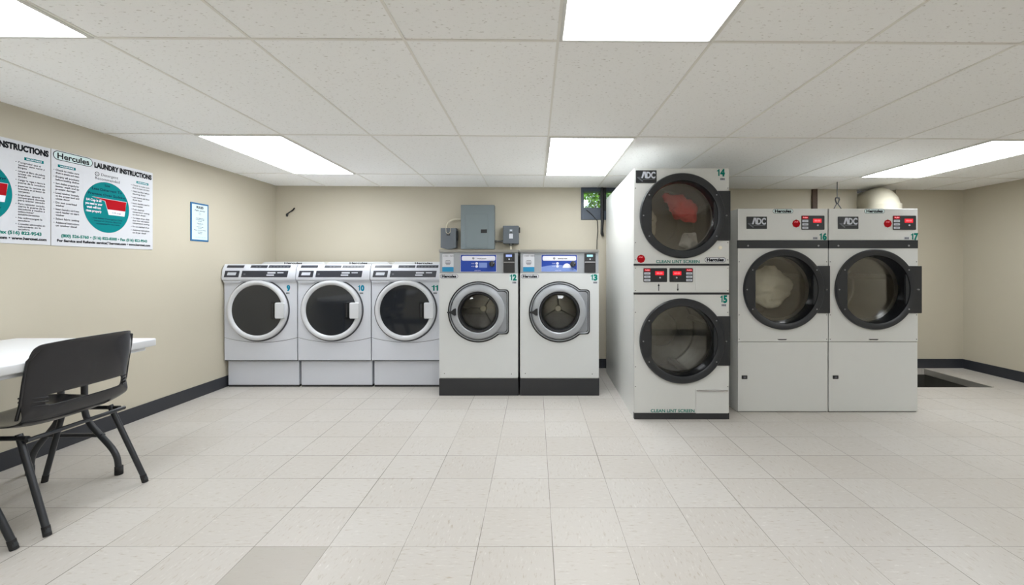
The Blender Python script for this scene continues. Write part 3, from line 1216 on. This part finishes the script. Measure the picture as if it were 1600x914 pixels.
# sleeve and back
b.loft([[(x, y, z) for x, z in ((x0, .0), (x1, .0), (x1, Z(263)), (x0, Z(263)))] for y in (.012, DB)], 'dryer_white', cap1=True)
b.box(x0 + .002, x1 - .002, .012, DB - .01, 0, .01, 'base_black')
b.finish('cabinet', st)
b = MB()
panel_with_hole(b, x0, x1, Z(412), Z(263), X(1065.5), Z(337.3), 58 * SS, 'dryer_white')
b.finish('upper_front_panel', st)
b = MB()
panel_with_hole(b, x0, x1, Z(645), Z(460.3), X(1065.2), Z(532.4), 58 * SS, 'dryer_white')
b.finish('lower_front_panel', st)
b = MB()
b.box(x0 - .002, x1 + .002, -.003, .02, Z(415), Z(412), 'door_black')
b.box(x0 - .002, x1 + .002, -.003, .02, Z(460.3), Z(457), 'door_black')
b.finish('trim_strip', st)
MB().box(x0, x1, 0, .02, Z(457), Z(415), 'dryer_white').finish('control_panel', st)
MB().box(x0 - .001, x1 + .001, -.004, .03, 0, Z(645), 'base_black', bevel=.002).finish('base', st)
dryer_keypad(st, X(1005.2), X(1042.2), Z(440.7), Z(419), True)
dryer_keypad(st, X(1046), X(1082.5), Z(440.7), Z(419), False)
for px, top in ((1029.2, True), (1059, False)):
    b = MB()
    b.decal(X(px) - .0025, X(px) + .0025, Z(454.5), Z(443.5), 0, 'ink', t=.001)
    za = Z(443.0) if top else Z(455)
    s_ = -1 if top else 1
    b.plate([(X(px) - .008, za + s_ * .018), (X(px), za), (X(px) + .008, za + s_ * .018)], -.001, 0, 'ink')
    b.finish('arrow_mark', st)
b = MB()
b.plate([(X(1086.5), Z(453.5)), (X(1136.5), Z(453.5)), (X(1136.5), Z(417)), (X(1086.5), Z(417))], -.004, 0, 'dryer_white', .001)
b.finish('coin_cover', st)
dryer_door(st, X(1065.5), Z(337.3), 66.2 * SS, 47.8 * SS, 54.5 * SS, X(1140.3), 38.7 * SS)
dryer_door(st, X(1065.2), Z(532.4), 66.2 * SS, 47.8 * SS, 54.5 * SS, X(1140), 38.4 * SS)
dryer_drum(st, X(1065.5), Z(337.3), .315, .085, .62)
dryer_drum(st, X(1065.2), Z(532.4), .315, .085, .62, 'drum_steel')
adc_plate(st, X(993.3), X(1025.8), Z(286), Z(266.2))
red_sticker(st, X(1001.5), Z(404.4), 6.6 * SS)
b = MB()
b.text('CLEAN LINT SCREEN', X(1025), Z(411), 4.9 * SS, -.0015, 'teal', width=68 * SS, bold=.03)
b.pill(X(1117.5), Z(406), 33 * SS, 8 * SS, 0, fill='paper')
b.finish('upper_lettering', st)
b = MB()
b.text('CLEAN LINT SCREEN', X(1016.6), Z(644), 4.9 * SS, -.0015, 'teal', width=68.5 * SS, bold=.03)
b.finish('lower_lettering', st)
number_sticker(st, '14', X(1120.5), Z(275), 10.6 * SS, 'teal', (X(1125.5), Z(281)), wd=12 * SS)
number_sticker(st, '15', X(1125.8), Z(472.5), 11 * SS, 'teal', (X(1127.5), Z(478)), wd=10.5 * SS)
b = MB()
b.plate([(X(1087), Z(645.5)), (X(1137.6), Z(645.5)), (X(1137.6), Z(608)), (X(1087), Z(608))], -.005, 0, 'dryer_white', .0015)
lint = b.finish('lint_door', st)
MB().box(X(1088), X(1136.5), -.014, -.004, Z(611), Z(608.6), 'chrome', bevel=.002).finish('handle', lint)
MB().disc(X(1125.3), Z(387), .014, -.006, 0, 'cloth_cream', 16, .003).finish('lock', st)
screws(st, [(X(993), Z(p)) for p in (294, 379, 406, 419, 454, 488, 573, 604)] + [(X(1137), Z(p)) for p in (294, 379, 406, 419, 454, 488, 604)], .0035, -.002, 'reader_black')

# --- dryers 16, 17
SD = 3.329 / F


def single_dryer(num, c_px, xa, xb, ccx, label):
    root = thing('tumble_dryer', label, 'dryer', ((c_px - 850) * SD, 3.329, 0), group='single tumble dryers on the right')
    X = lambda px: (px - c_px) * SD
    Z = lambda py: 1.14 - (py - 418) * SD
    x0, x1 = X(xa), X(xb)
    D = .93
    b = MB()
    b.loft([[(x, y, z) for x, z in ((x0, .0), (x1, .0), (x1, Z(326)), (x0, Z(326)))] for y in (.012, D)], 'dryer_white', cap1=True)
    b.finish('cabinet', root)
    b = MB()
    b.box(x0, x1, 0, .02, Z(375.4), Z(326), 'dryer_white', bevel=.003)
    b.finish('control_panel', root)
    b = MB()
    b.box(x0, x1, -.002, .02, Z(388), Z(375.4), 'door_black')
    strip = b.finish('trim_strip', root)
    screws(strip, [(X(c_px - 55), Z(384)), (X(c_px + 55), Z(384))], .007, -.006)
    b = MB()
    panel_with_hole(b, x0, x1, Z(533.5), Z(388), X(ccx), Z(452.2), 56 * SD, 'dryer_white')
    b.finish('front_panel', root)
    b = MB()
    b.box(x0 + .001, x1 - .001, .001, .02, .006, Z(534.5), 'dryer_white', bevel=.002)
    b.box(x0 + .006, x1 - .006, .010, .03, 0, .01, 'base_black')
    b.finish('lower_panel', root)
    b = MB()
    b.plate(rrect(x0 + 6 * SD, x0 + 14.5 * SD, Z(592), Z(586.5), .003), -.004, .001, 'reader_black', .001)
    b.plate(rrect(x0 + 8.5 * SD, x0 + 12 * SD, Z(590.6), Z(588), .002), -.006, -.003, 'ink_soft')
    b.finish('latch', root)
    b = MB()
    b.plate([(X(ccx - 9), Z(529.7)), (X(ccx - 7), Z(531.2)), (X(ccx + 4), Z(531.2)), (X(ccx + 6), Z(529.7))], -.005, 0, 'reader_black')
    b.finish('pull', root)
    dryer_door(root, X(ccx), Z(452.2), 62.6 * SD, 44.4 * SD, 52.5 * SD, X(ccx) + 71.8 * SD, 36.8 * SD, rec=.085)
    dryer_drum(root, X(ccx), Z(452.2), .30, .10, .62)
    adc_plate(root, X(ccx - 57.2), X(ccx - 25.2), Z(357.8), Z(338.4))
    b = MB()
    b.pill(X(ccx), Z(330), 32 * SD, 7 * SD, 0, fill='pill_fill')
    b.finish('brand_badge', root)
    red_sticker(root, X(ccx + 20.7), Z(349.3), 6.3 * SD)
    dryer_keypad(root, X(ccx + 28.6), X(ccx + 64.6), Z(359), Z(337), True)
    number_sticker(root, num, X(ccx + 57.2), Z(374.3), 9.8 * SD, 'teal', (X(ccx + 47), Z(373.2)), wd=11.2 * SD)
    screws(root, [(x0 + .01, Z(p)) for p in (409, 492, 530)] + [(x1 - .01, Z(p)) for p in (409, 492, 530)], .0035, -.002, 'reader_black')
    return root


single_dryer('16', 1223.6, 1153, 1293.6, 1223.4, 'white tumble dryer numbered 16 with cream laundry in its window')
single_dryer('17', 1364.6, 1295.2, 1434, 1366.3, 'white tumble dryer numbered 17, empty, at the right end of the row')


# ------------------------------------------------------------------ laundry inside the dryers
def cloth(name, label, pts, rads, m, seed, flat=.6, amp=1.0):
    """crumpled cloth bundle along a path, folded by layered noise"""
    P = [Vector(p) for p in pts]
    o = P[len(P) // 2].copy()
    b = MB()
    n, seg = 40, 44
    loops = []
    for i in range(seg + 1):
        t = i / seg * (len(P) - 1)
        k = min(int(t), len(P) - 2)
        f = t - k
        f2 = f * f * (3 - 2 * f)
        c = P[k].lerp(P[k + 1], f)
        r = rads[k] + (rads[k + 1] - rads[k]) * f2
        endf = math.sin(PI * min(1, max(0.02, i / seg))) ** .4
        d = (P[k + 1] - P[k]).normalized()
        u = d.cross(Vector((0, 1, 0))).normalized()
        v = Vector((0, 1, 0))
        ring = []
        for j in range(n):
            a = 2 * PI * j / n
            q = c + (u * math.cos(a) + v * math.sin(a) * flat) * r * endf
            nv = noise.fractal(q * 9 + Vector((seed, 0, 0)), .9, 2.0, 4)
            rg = abs(noise.noise(q * 14 + Vector((0, seed, 0))))
            q += (q - c).normalized() * (nv * .30 + rg * .35 - .1) * r * amp
            ring.append(tuple(q - o))
        loops.append(ring)
    b.loft(loops, m, True, True, smooth=True)
    ob = b.finish(name, None, tuple(o))
    return ob


cxs, cys, czs = (1065.5 - 850) * SS, 3.175, 1.14 - (337.3 - 418) * SS
tag(cloth('towel', 'x', [(cxs - .06, cys + .28, czs + .21), (cxs + .05, cys + .26, czs + .13), (cxs + .12, cys + .23, czs + .05), (cxs + .17, cys + .20, czs - .03)], [.06, .09, .10, .06], 'cloth_red', 3.1), 'red towel tumbling behind the window of dryer 14', 'towel')
tag(cloth('towel', 'x', [(cxs + .17, cys + .20, czs - .11), (cxs + .12, cys + .20, czs - .17), (cxs + .04, cys + .22, czs - .21)], [.05, .07, .045], 'cloth_white', 8.4), 'white towel below the red one in dryer 14', 'towel')
tag(cloth('towel', 'x', [(cxs - .16, cys + .40, czs + .12), (cxs - .17, cys + .38, czs - .01), (cxs - .12, cys + .40, czs - .13)], [.05, .08, .05], 'cloth_cream', 4.6), 'beige towel at the left side inside dryer 14', 'towel')
cx6, cy6, cz6 = (1223.4 - 850) * SD, 3.329, 1.14 - (452.2 - 418) * SD
tag(cloth('bed_sheet', 'x', [(cx6 + .05, cy6 + .30, cz6 + .19), (cx6 + .05, cy6 + .32, cz6 + .08), (cx6 + .06, cy6 + .32, cz6 - .06), (cx6 + .07, cy6 + .30, cz6 - .18)], [.14, .195, .195, .13], 'cloth_cream', 5.7, .36, .6), 'cream sheet filling the window of dryer 16', 'sheet')

# ------------------------------------------------------------------ electrical boxes on the back wall
SW = 4.68 / F
wx = lambda px: (px - 850) * SW
wz = lambda py: 1.14 - (py - 418) * SW


def rel(root_loc):
    return root_loc


pb = thing('electrical_panel', 'large grey electrical panel on the wall above washer 12', 'electrical panel', (wx(746), YB, wz(389)))
hw, ht = 26 * SW, (389 - 320) * SW
MB().box(-hw, hw, -.10, 0, 0, ht, 'electric_grey', bevel=.002).box(-hw - .001, hw + .001, -.108, -.10, 0, ht, 'electric_grey', bevel=.003).finish('enclosure', pb)
b = MB()
b.box(-hw + 8 * SW, hw - 9 * SW, -.113, -.108, -0 + .012, ht - .105, 'electric_grey', bevel=.002)
dr = b.finish('door', pb)
MB().plate(rrect(hw - 20.5 * SW, hw - 11 * SW, ht - 44 * SW, ht - 38.5 * SW, .004), -.120, -.113, 'reader_black', .002).finish('latch', dr)

db = thing('disconnect_box', 'small grey switch box left of the electrical panel', 'switch box', (wx(700), YB, wz(388)))
hw2, ht2 = 12 * SW, 32 * SW
b = MB()
b.plate([(-hw2, .008), (0, -.012), (hw2, .008), (hw2, ht2), (-hw2, ht2)], -.095, 0, 'electric_dark', .003)
b.finish('enclosure', db)
b = MB()
b.tube([(-.025, -.10, ht2 - .002), (-.022, -.105, ht2 - .05), (0, -.107, ht2 - .068), (.022, -.105, ht2 - .05), (.025, -.10, ht2 - .002)], .003, 'conduit_cream')
b.box(-.018, .018, -.104, -.094, ht2 - .085, ht2 - .055, 'reader_black', bevel=.002)
b.finish('hasp', db)
MB().box(hw2, hw2 + .016, -.07, -.04, ht2 - .14, ht2 - .03, 'reader_black', bevel=.004).finish('switch_lever', db)

sb = thing('disconnect_box', 'small grey switch box right of the electrical panel', 'switch box', (wx(798.3), YB, wz(380.6)))
b = MB()
b.plate(rrect(-12.5 * SW, 12 * SW, 0, 28.2 * SW, .004), -.10, 0, 'electric_dark', .004)
b.finish('enclosure', sb)
b = MB()
b.plate(rrect(-3 * SW, 3 * SW, 8 * SW, 15.5 * SW, .002), -.1012, -.1, 'paper')
b.plate(rrect(-3 * SW, 2.6 * SW, 16.5 * SW, 22.5 * SW, .002), -.1012, -.1, 'electric_grey')
b.plate(rrect(-2.2 * SW, 2.2 * SW, 17 * SW, 18.6 * SW, .001), -.102, -.101, 'reader_black')
b.plate(rrect(-1.6 * SW, 1.8 * SW, 19.6 * SW, 22 * SW, .001), -.102, -.101, 'light_label')
b.finish('rating_labels', sb)
MB().box(12 * SW, 14 * SW, -.075, -.045, 17 * SW, 26 * SW, 'reader_black', bevel=.004).finish('switch_lever', sb)
for (xx) in (-.02, .02):
    MB().disc(xx, -.004, .006, -.075, -.055, 'reader_black', 12).finish('lock_nut', sb)


def arc_pts(p0, p1, p2, n=8):
    p0, p1, p2 = Vector(p0), Vector(p1), Vector(p2)
    return [tuple(p0 * (1 - t) ** 2 + p1 * 2 * t * (1 - t) + p2 * t * t) for t in [i / n for i in range(n + 1)]]


tag(MB().tube([(wx(695.5), YB - .04, wz(357))] + arc_pts((wx(695.8), YB - .04, wz(352)), (wx(699), YB - .04, wz(341)), (wx(712), YB - .04, wz(341.5))) + [(wx(721), YB - .04, wz(341.5))], .010, 'conduit_cream').finish('conduit', smooth=60),
    'curved cream conduit from left switch box to electrical panel', 'conduit')
tag(MB().tube([(wx(771), YB - .05, wz(376.4)), (wx(787), YB - .05, wz(376.4))], .009, 'conduit_steel').tube([(wx(772), YB - .05, wz(376.4)), (wx(775), YB - .05, wz(376.4))], .013, 'conduit_steel').tube([(wx(783), YB - .05, wz(376.4)), (wx(786), YB - .05, wz(376.4))], .013, 'conduit_steel').finish('conduit', smooth=60),
    'short steel conduit between electrical panel and right switch box', 'conduit')
tag(MB().tube([(wx(797.5), YB - .05, wz(381)), (wx(797.5), YB - .05, 1.0), (wx(797.5), YB - .05, .6)], .011, 'conduit_cream').tube([(wx(797.5), YB - .05, wz(380.6)), (wx(797.5), YB - .05, wz(384))], .016, 'conduit_steel').finish('conduit', smooth=60),
    'vertical conduit dropping from right switch box behind washer 12', 'conduit')

# cables by the window
tag(MB().tube(arc_pts((wx(917), YB - .02, wz(326)), (wx(925), YB - .03, wz(331)), (wx(935), YB - .03, wz(344)), 8) + [(wx(935.5), YB - .03, wz(360)), (wx(934.3), YB - .03, wz(375)), (wx(934), YB - .03, wz(392)), (wx(934), YB - .04, .3)], .004, 'cable_black').finish('cable', smooth=60),
    'thin black cable hanging from the window behind washer 13', 'cable')
tag(MB().tube([(wx(942.5), YB - .035, zc(.6) - .002), (wx(942.5), YB - .035, wz(345)), (wx(941.7), YB - .035, wz(360)), (wx(942.2), YB - .035, wz(364)), (wx(943.2), YB - .035, wz(368))], [.017, .017, .013, .018, .012], 'cable_black').finish('pipe', smooth=60),
    'thick black pipe ending beside the small window', 'pipe')
tag(MB().tube([(wx(450.8), YB, wz(323)), (wx(450.5), YB - .03, wz(327)), (wx(448), YB - .05, wz(330)), (wx(445), YB - .055, wz(332.5)), (wx(443.8), YB - .055, wz(334)), (wx(443.5), YB - .055, wz(337.5))], [.007, .008, .006, .007, .013, .010], 'cable_black').finish('wire_stub', smooth=60),
    'short dark wire stub sticking out of the wall above washer 9', 'wire')

# exhaust duct
R_ = .142
path = [(3.59, 4.46, 1.10), (3.59, 4.46, 1.72), (3.592, 4.468, 1.775), (3.60, 4.49, 1.815), (3.615, 4.54, 1.85), (3.64, 4.60, 1.868), (3.675, 4.68, 1.872), (3.71, 4.95, 1.872)]
d = MB()
d.tube(path, R_, 'duct_paint', n=32)
d.tube([(3.59, 4.46, 1.60), (3.59, 4.46, 1.80)], R_ + .007, 'duct_paint', n=32)
tag(d.finish('exhaust_duct', smooth=30), 'thick cream exhaust duct elbow rising behind dryer 17', 'duct')

# hanger hook above the dryers
hk = MB()
hy = 4.36
hs = hy / F
hx = lambda px: (px - 850) * hs
hz = lambda py: 1.14 - (py - 418) * hs
hk.tube([(hx(1308), hy, zc(3) - .001), (hx(1308), hy, hz(309))], .0045, 'tube_dark', 8)
hk.tube([(hx(1306.0), hy, hz(309)), (hx(1305.2), hy, hz(312)), (hx(1307), hy, hz(317.5)), (hx(1308), hy, hz(318)), (hx(1309.5), hy, hz(317)), (hx(1311.5), hy, hz(312)), (hx(1310.8), hy, hz(309)), (hx(1306.0), hy, hz(309))], .007, 'cable_black', 8)
hk.tube([(hx(1308), hy, hz(317)), (hx(1302.5), hy, hz(327)), (hx(1301), hy, hz(340))], .005, 'tube_dark', 8)
hk.tube([(hx(1308), hy, hz(317)), (hx(1315), hy, hz(327)), (hx(1318), hy, hz(340))], .005, 'tube_dark', 8)
tag(hk.finish('pipe_hanger', smooth=60), 'dark metal hanger dropping from the ceiling behind the dryers', 'hanger')


# ------------------------------------------------------------------ posters on the left wall (x runs along the wall)
PW, PH = .676, .598
PZ0 = 1.276


def poster(u_left, left_lines, right_lines, lh, rh, label, lp, rp, ls, rs):
    root_loc = (XL + .002, u_left, PZ0)
    b = MB()
    zz = lambda z: z - PZ0
    b.plate([(0.001, 0), (PW, 0.002), (PW, PH - .002), (.001, PH)], -.0015, 0, 'paper')
    y = -.0016
    # badge and title
    b.plate(rrect(.010, .240, zz(1.812), zz(1.870), .0285), y - .0004, y, 'ink')
    b.plate(rrect(.014, .236, zz(1.816), zz(1.866), .0245), y - .0008, y - .0002, 'pill_fill')
    b.text('Hercules', .125, zz(1.823), .036, y - .0014, 'ink', .185, 'CENTER', bold=.035)
    b.text('LAUNDRY INSTRUCTIONS', .250, zz(1.818), .034, y - .0006, 'ink', .416, bold=.085)
    b.text('Detergent', .352, zz(1.768), .019, y - .0006, 'ink', .115, 'CENTER')
    b.ring(.268, zz(1.776), .011, .0145, y - .0006, y, 'ink', 24)
    b.text('hp', .268, zz(1.772), .010, y - .0006, 'ink', align='CENTER')
    b.text('Recommended', .337, zz(1.739), .019, y - .0006, 'ink', .165, 'CENTER')
    # round panel with the cup
    cx, cz, r = .335, zz(1.556), .175
    b.plate([(cx + .154 * math.cos(a), cz + .175 * math.sin(a)) for a in angles(64)], y - .0004, y, 'poster_teal')
    b.text('Use', cx, zz(1.700), .016, y - .001, 'poster_dark_teal', align='CENTER', bold=.03)
    b.text('Less Detergent To', cx, zz(1.667), .017, y - .001, 'poster_dark_teal', .20, 'CENTER', bold=.03)
    b.text('Prevent Over Sudsing', cx, zz(1.633), .017, y - .001, 'poster_dark_teal', .25, 'CENTER', bold=.03)
    b.plate([(.234, zz(1.618)), (.318, zz(1.598)), (.344, zz(1.508)), (.454, zz(1.508)), (.470, zz(1.615)), (.322, zz(1.617)), (.30, zz(1.617))], y - .0010, y - .0003, 'white_print')
    b.plate([(.240, zz(1.6165)), (.320, zz(1.600)), (.335, zz(1.545)), (.460, zz(1.545)), (.4675, zz(1.6125)), (.322, zz(1.6145))], y - .0014, y - .0008, 'red')
    b.text('1/4 cup', .398, zz(1.519), .013, y - .0016, 'ink', .06, 'CENTER')
    for i, s in enumerate(('1/4 Cup is all', 'you need or your', 'wash will not', 'rinse properly')):
        b.text(s, .246, zz(1.588 - i * .0245), .0155, y - .002, 'white_print', (.095, .108, .09, .098)[i], 'CENTER', bold=.05)
    for i, s in enumerate(('Use Safety Detergents Only', 'Instead of Chlorine Bleaches', 'recommended for best results')):
        b.text(s, cx + .005, zz(1.472 - i * .018), .0095, y - .001, 'poster_dark_teal', .20 - i * .02, 'CENTER', bold=.02)
    # columns
    for (lines, x, z0, p, s, hd, hx0, hx1) in ((left_lines, .024, 1.743, lp, ls, lh, .036, .136), (right_lines, .515, 1.744, rp, rs, rh, .545, .640)):
        b.decal(hx0, hx1, zz(1.768), zz(1.785), y, 'poster_teal', t=.0004)
        b.text(hd, (hx0 + hx1) / 2, zz(1.772), .009, y - .0008, 'white_print', (hx1 - hx0) * .8, 'CENTER', bold=.03)
        zc_ = z0
        for item in lines:
            b.disc(x - .009, zz(zc_) + s * .35, .0022, y - .0004, y, 'ink_soft', 8)
            for ln in item:
                n = len(ln)
                wmax = .132
                b.text(ln, x, zz(zc_), s * .72, y - .0006, 'ink', min(wmax, n * s * .46), bold=.02)
                zc_ -= p
            zc_ -= p * .35
    b.text('(800) 526-5760 \u2022 (516) 822-8300 \u2022 Fax (516) 822-9543', .054, zz(1.332), .0185, y - .0006, 'teal', .575, bold=.06)
    b.text('For Service and Refunds: service@hercnet.com \u2022 www.hercnet.com', .031, zz(1.302), .0155, y - .0006, 'ink', .624, bold=.08)
    o = b.finish('laundry_poster', None, root_loc)
    o.rotation_euler = (0, 0, PI / 2)
    return tag(o, label, 'poster', 'laundry instruction posters')


EN_W = [('Check to make sure', 'drum is empty and clean'), ('Empty all pockets', 'before loading clothes'), ('Sort clothes properly for', 'better wash and to', 'prevent damage'),
        ('Load washer loosely', 'to the proper level and', 'close door'), ('Do not overload', 'washer'), ('Insert laundry card into', 'card reader to start', 'washer'),
        ('Select fabric setting',), ('Additional instructions', 'on washer decal')]
EN_D = [('Check to make sure', 'drum is empty and clean'), ('Clean lint filter before', 'starting dryer'), ('Load clothes and close', 'dryer door'), ('Insert laundry card in', 'card reader'),
        ('Push desired', 'temperature setting', 'to start dryer'), ('To restart dryer, close', 'dryer door and reselect', 'temperature setting'), ('Do not overload dryer',), ('Additional instructions', 'on dryer decal')]
ES_W = [('Comprobar que el', 'tambor este vacio y', 'limpio'), ('Vacie los bolsillos', 'antes de lavar'), ('Separe la ropa', 'correctamente'), ('Cargue la lavadora', 'y cierre la puerta'),
        ('No sobrecargue la', 'lavadora'), ('Insertar la tarjeta de', 'lavanderia en el lector'), ('Seleccione el ajuste', 'de la tela')]
ES_D = [('Comprobar que el', 'tambor este vacio y', 'limpio'), ('Limpie el filtro de pelusa', 'antes de iniciar el', 'secado'), ('Cargar la ropa y cierre la', 'puerta de la secadora'),
        ('Insertar la tarjeta de', 'lavanderia en el lector de', 'tarjetas'), ('Impulsar ajuste la', 'temperatura deseada', 'para iniciar secado'),
        ('Para reiniciar secado,', 'cierre la puerta de la', 'secadora y vuelva a', 'seleccionar', 'establecimiento'), ('No sobrecargue la', 'secadora'), ('Consulte adicionales en', 'calcomania en la', 'secadora')]
poster(2.602, EN_W, EN_D, 'WASHERS', 'DRYERS', 'white English instructions poster, right of the two large posters', .0178, .0190, .0172, .0160)
poster(1.923, ES_W, ES_D, 'LAVADORAS', 'SECADORAS', 'white Spanish instructions poster cut off by the left picture edge', .019, .0152, .0165, .0150)

sg = MB()
SWd, SHt = .194, .335
sg.plate([(0, 0), (SWd, 0), (SWd, SHt), (0, SHt)], -.004, 0, 'sign_frame', .001)
sg.plate([(.014, .014), (SWd - .014, .014), (SWd - .014, SHt - .014), (.014, SHt - .014)], -.005, -.003, 'sign_paper')
y = -.0056
sg.text('RULES', SWd / 2, .288, .020, y, 'ink', .075, 'CENTER', bold=.06)
sg.text('Public Laundry', SWd / 2, .262, .015, y, 'ink', .115, 'CENTER', bold=.02, shear=.3)
for i, q in enumerate(((-.008, .248), (.008, .248), (-.008, .236), (.008, .236))):
    sg.disc(SWd / 2 + q[0], q[1], .003, y, y + .001, 'ink_soft', 8)
for s, z_, wd in (('Card Machine', .198, .09), ('Located in hall', .186, .09), ('open daily', .172, .04), ('Wash 30 min', .152, .07), ('per cycle', .142, .035), ('Dryer 6 min', .122, .07), ('per cycle', .112, .035), ('Please remove clothes', .094, .125), ('promptly', .078, .05), ('thank you', .066, .04)):
    sg.text(s, SWd / 2, z_, .008, y, 'ink', wd, 'CENTER', bold=.03)
sg.text('no smoking in this area', SWd / 2, .032, .006, y, 'notice_blue', .12, 'CENTER')
o = sg.finish('wall_notice', None, (XL + .001, 3.628, 1.371))
o.rotation_euler = (0, 0, PI / 2)
tag(o, 'small blue-bordered notice on the left wall beyond the posters', 'notice')

# ------------------------------------------------------------------ folding table on the left wall
tb = thing('folding_table', 'white folding table along the left wall below the posters', 'table', (-2.60, 1.50, 0))
TY0, TY1 = -.93, .90
b = MB()
b.box(-.395, .40, TY0, TY1, .697, .74, 'table_white', bevel=.008, seg=3)
b.finish('tabletop', tb, smooth=40)
b = MB()
b.box(-.36, .365, TY0 + .03, TY1 - .03, .675, .697, 'table_edge', bevel=.003)
b.finish('skirt_rail', tb)


def bend(pts, r=.05, n=5):
    """round the corners of a polyline"""
    P = [Vector(p) for p in pts]
    out = [tuple(P[0])]
    for i in range(1, len(P) - 1):
        a = (P[i - 1] - P[i])
        c = (P[i + 1] - P[i])
        ra = min(r, a.length * .45)
        rc_ = min(r, c.length * .45)
        p0 = P[i] + a.normalized() * ra
        p2 = P[i] + c.normalized() * rc_
        out += arc_pts(p0, P[i], p2, n)
    out.append(tuple(P[-1]))
    return out


for yy in (.83, -.84):
    for s in (1, -1):
        q = MB()
        pts = [(s * .045 + (.02 if s > 0 else -.02), yy, .69), (s * .065, yy, .31), (s * .235 + .01, yy, .115), (s * .245 + .01, yy, 0.012)]
        q.tube(bend(pts, .07), .0145, 'tube_dark', 14)
        lg = q.finish('leg', tb, smooth=60)
        MB().tube([(s * .245 + .01, yy, 0), (s * .245 + .01, yy, .045)], .0185, 'rubber', 14).finish('rubber_foot', lg)
    MB().tube([(-.14, yy, .215), (.17, yy, .215)], .011, 'tube_dark').finish('crossbar', tb, smooth=60)
    sg_ = 1 if yy > 0 else -1
    MB().tube([(.0, yy - sg_ * .01, .50), (.0, yy - sg_ * .35, .675)], .009, 'tube_dark').tube([(-.07, yy, .50), (.07, yy, .50)], .009, 'tube_dark').finish('folding_brace', tb, smooth=60)

# ------------------------------------------------------------------ black shell chairs


def make_chair(loc, rz, label):
    """local +y is the way the sitter faces"""
    root = thing('shell_chair', label, 'chair', loc, rz, 'black shell chairs at the folding table')
    prof = [(.235, .418), (.232, .436), (.20, .448), (.10, .440), (-.02, .430), (-.12, .432), (-.175, .446), (-.205, .478), (-.222, .535), (-.230, .580), (-.236, .62), (-.246, .67), (-.258, .74), (-.268, .79), (-.274, .812), (-.283, .820)]
    NU = 22
    bm = bmesh.new()
    V = []
    for k, (py, pz) in enumerate(prof):
        row = []
        t = k / (len(prof) - 1)
        back = max(0, min(1, (pz - .45) / .10)) if py < -.1 else 0
        hwid = .215 + .02 * math.sin(PI * min(1, t * 1.3)) if not back else .232
        if pz > .74: hwid = .232 - .03 * ((pz - .74) / .08) ** 2
        if py > .19: hwid = .205
        for i in range(NU + 1):
            u = -1 + 2 * i / NU
            e = abs(u) ** 4
            x = hwid * u
            y = py + back * (.040 * abs(u) ** 5 + .014 * u * u)
            z = pz + (1 - back) * (.030 * abs(u) ** 3 - .0) - (0.012 * e if pz > .80 else 0)
            if not back: y -= 0
            row.append(bm.verts.new((x, y, z)))
        V.append(row)
    for k in range(len(prof) - 1):
        for i in range(NU):
            u = abs(-1 + 2 * (i + .5) / NU)
            zm = (prof[k][1] + prof[k + 1][1]) / 2
            if prof[k][0] < -.19 and .540 < zm < .575 and u < .70:
                continue                       # the slot through the lower back
            bm.faces.new((V[k][i], V[k][i + 1], V[k + 1][i + 1], V[k + 1][i]))
    bmesh.ops.recalc_face_normals(bm, faces=bm.faces)
    q = MB()
    q._add(bm, 'chair_plastic', smooth=True)
    sh_ = q.finish('shell', root)
    m1 = sh_.modifiers.new('thick', 'SOLIDIFY')
    m1.thickness = .007
    m1.offset = 0
    m2 = sh_.modifiers.new('smooth', 'SUBSURF')
    m2.levels = m2.render_levels = 2
    # stiffening ribs behind the slot ends
    for s in (-1, 1):
        rb = MB()
        for zz in (.538, .555, .572):
            rb.tube([(s * .165, -.222, zz), (s * .20, -.205, zz + .004), (s * .228, -.165, zz + .012)], .0035, 'chair_plastic', 6)
        rb.tube([(s * .229, -.160, .49), (s * .230, -.178, .56), (s * .230, -.190, .65), (s * .229, -.206, .74), (s * .205, -.232, .79)], .006, 'chair_plastic', 8)
        rb.finish('rib', root, smooth=60)
    # frame under the seat
    fr = MB()
    fr.tube(bend([(-.20, -.175, .405), (-.205, .17, .405)], .03), .010, 'chair_tube')
    fr.tube(bend([(.20, -.175, .405), (.205, .17, .405)], .03), .010, 'chair_tube')
    fr.tube([(-.215, -.185, .400), (.215, -.185, .400)], .0095, 'chair_tube')
    fr.tube([(-.21, .165, .400), (.21, .165, .400)], .0095, 'chair_tube')
    fr.finish('seat_frame', root, smooth=60)
    for s in (-1, 1):
        for (a, b_, nm) in (((s * .195, -.13, .42), (s * .225, -.285, .012), 'rear'), ((s * .195, .10, .42), (s * .235, .25, .012), 'front')):
            L_ = MB()
            A_, B_ = Vector(a), Vector(b_)
            L_.tube([tuple(A_), tuple(A_.lerp(B_, .5)), tuple(B_)], .0125, 'chair_tube', 14)
            lg = L_.finish('leg', root, smooth=60)
            d_ = (B_ - A_).normalized()
            MB().tube([tuple(B_ - d_ * .03), (B_.x, B_.y, 0)], .0138, 'rubber', 12).finish('foot_cap', lg, smooth=60)
    return root


make_chair((-2.40, 2.015, 0), PI / 2 + .02, 'black plastic shell chair pulled up to the white folding table')
make_chair((-2.42, 1.475, 0), PI / 2 + .03, 'black shell chair cut off at left edge, only a leg showing')
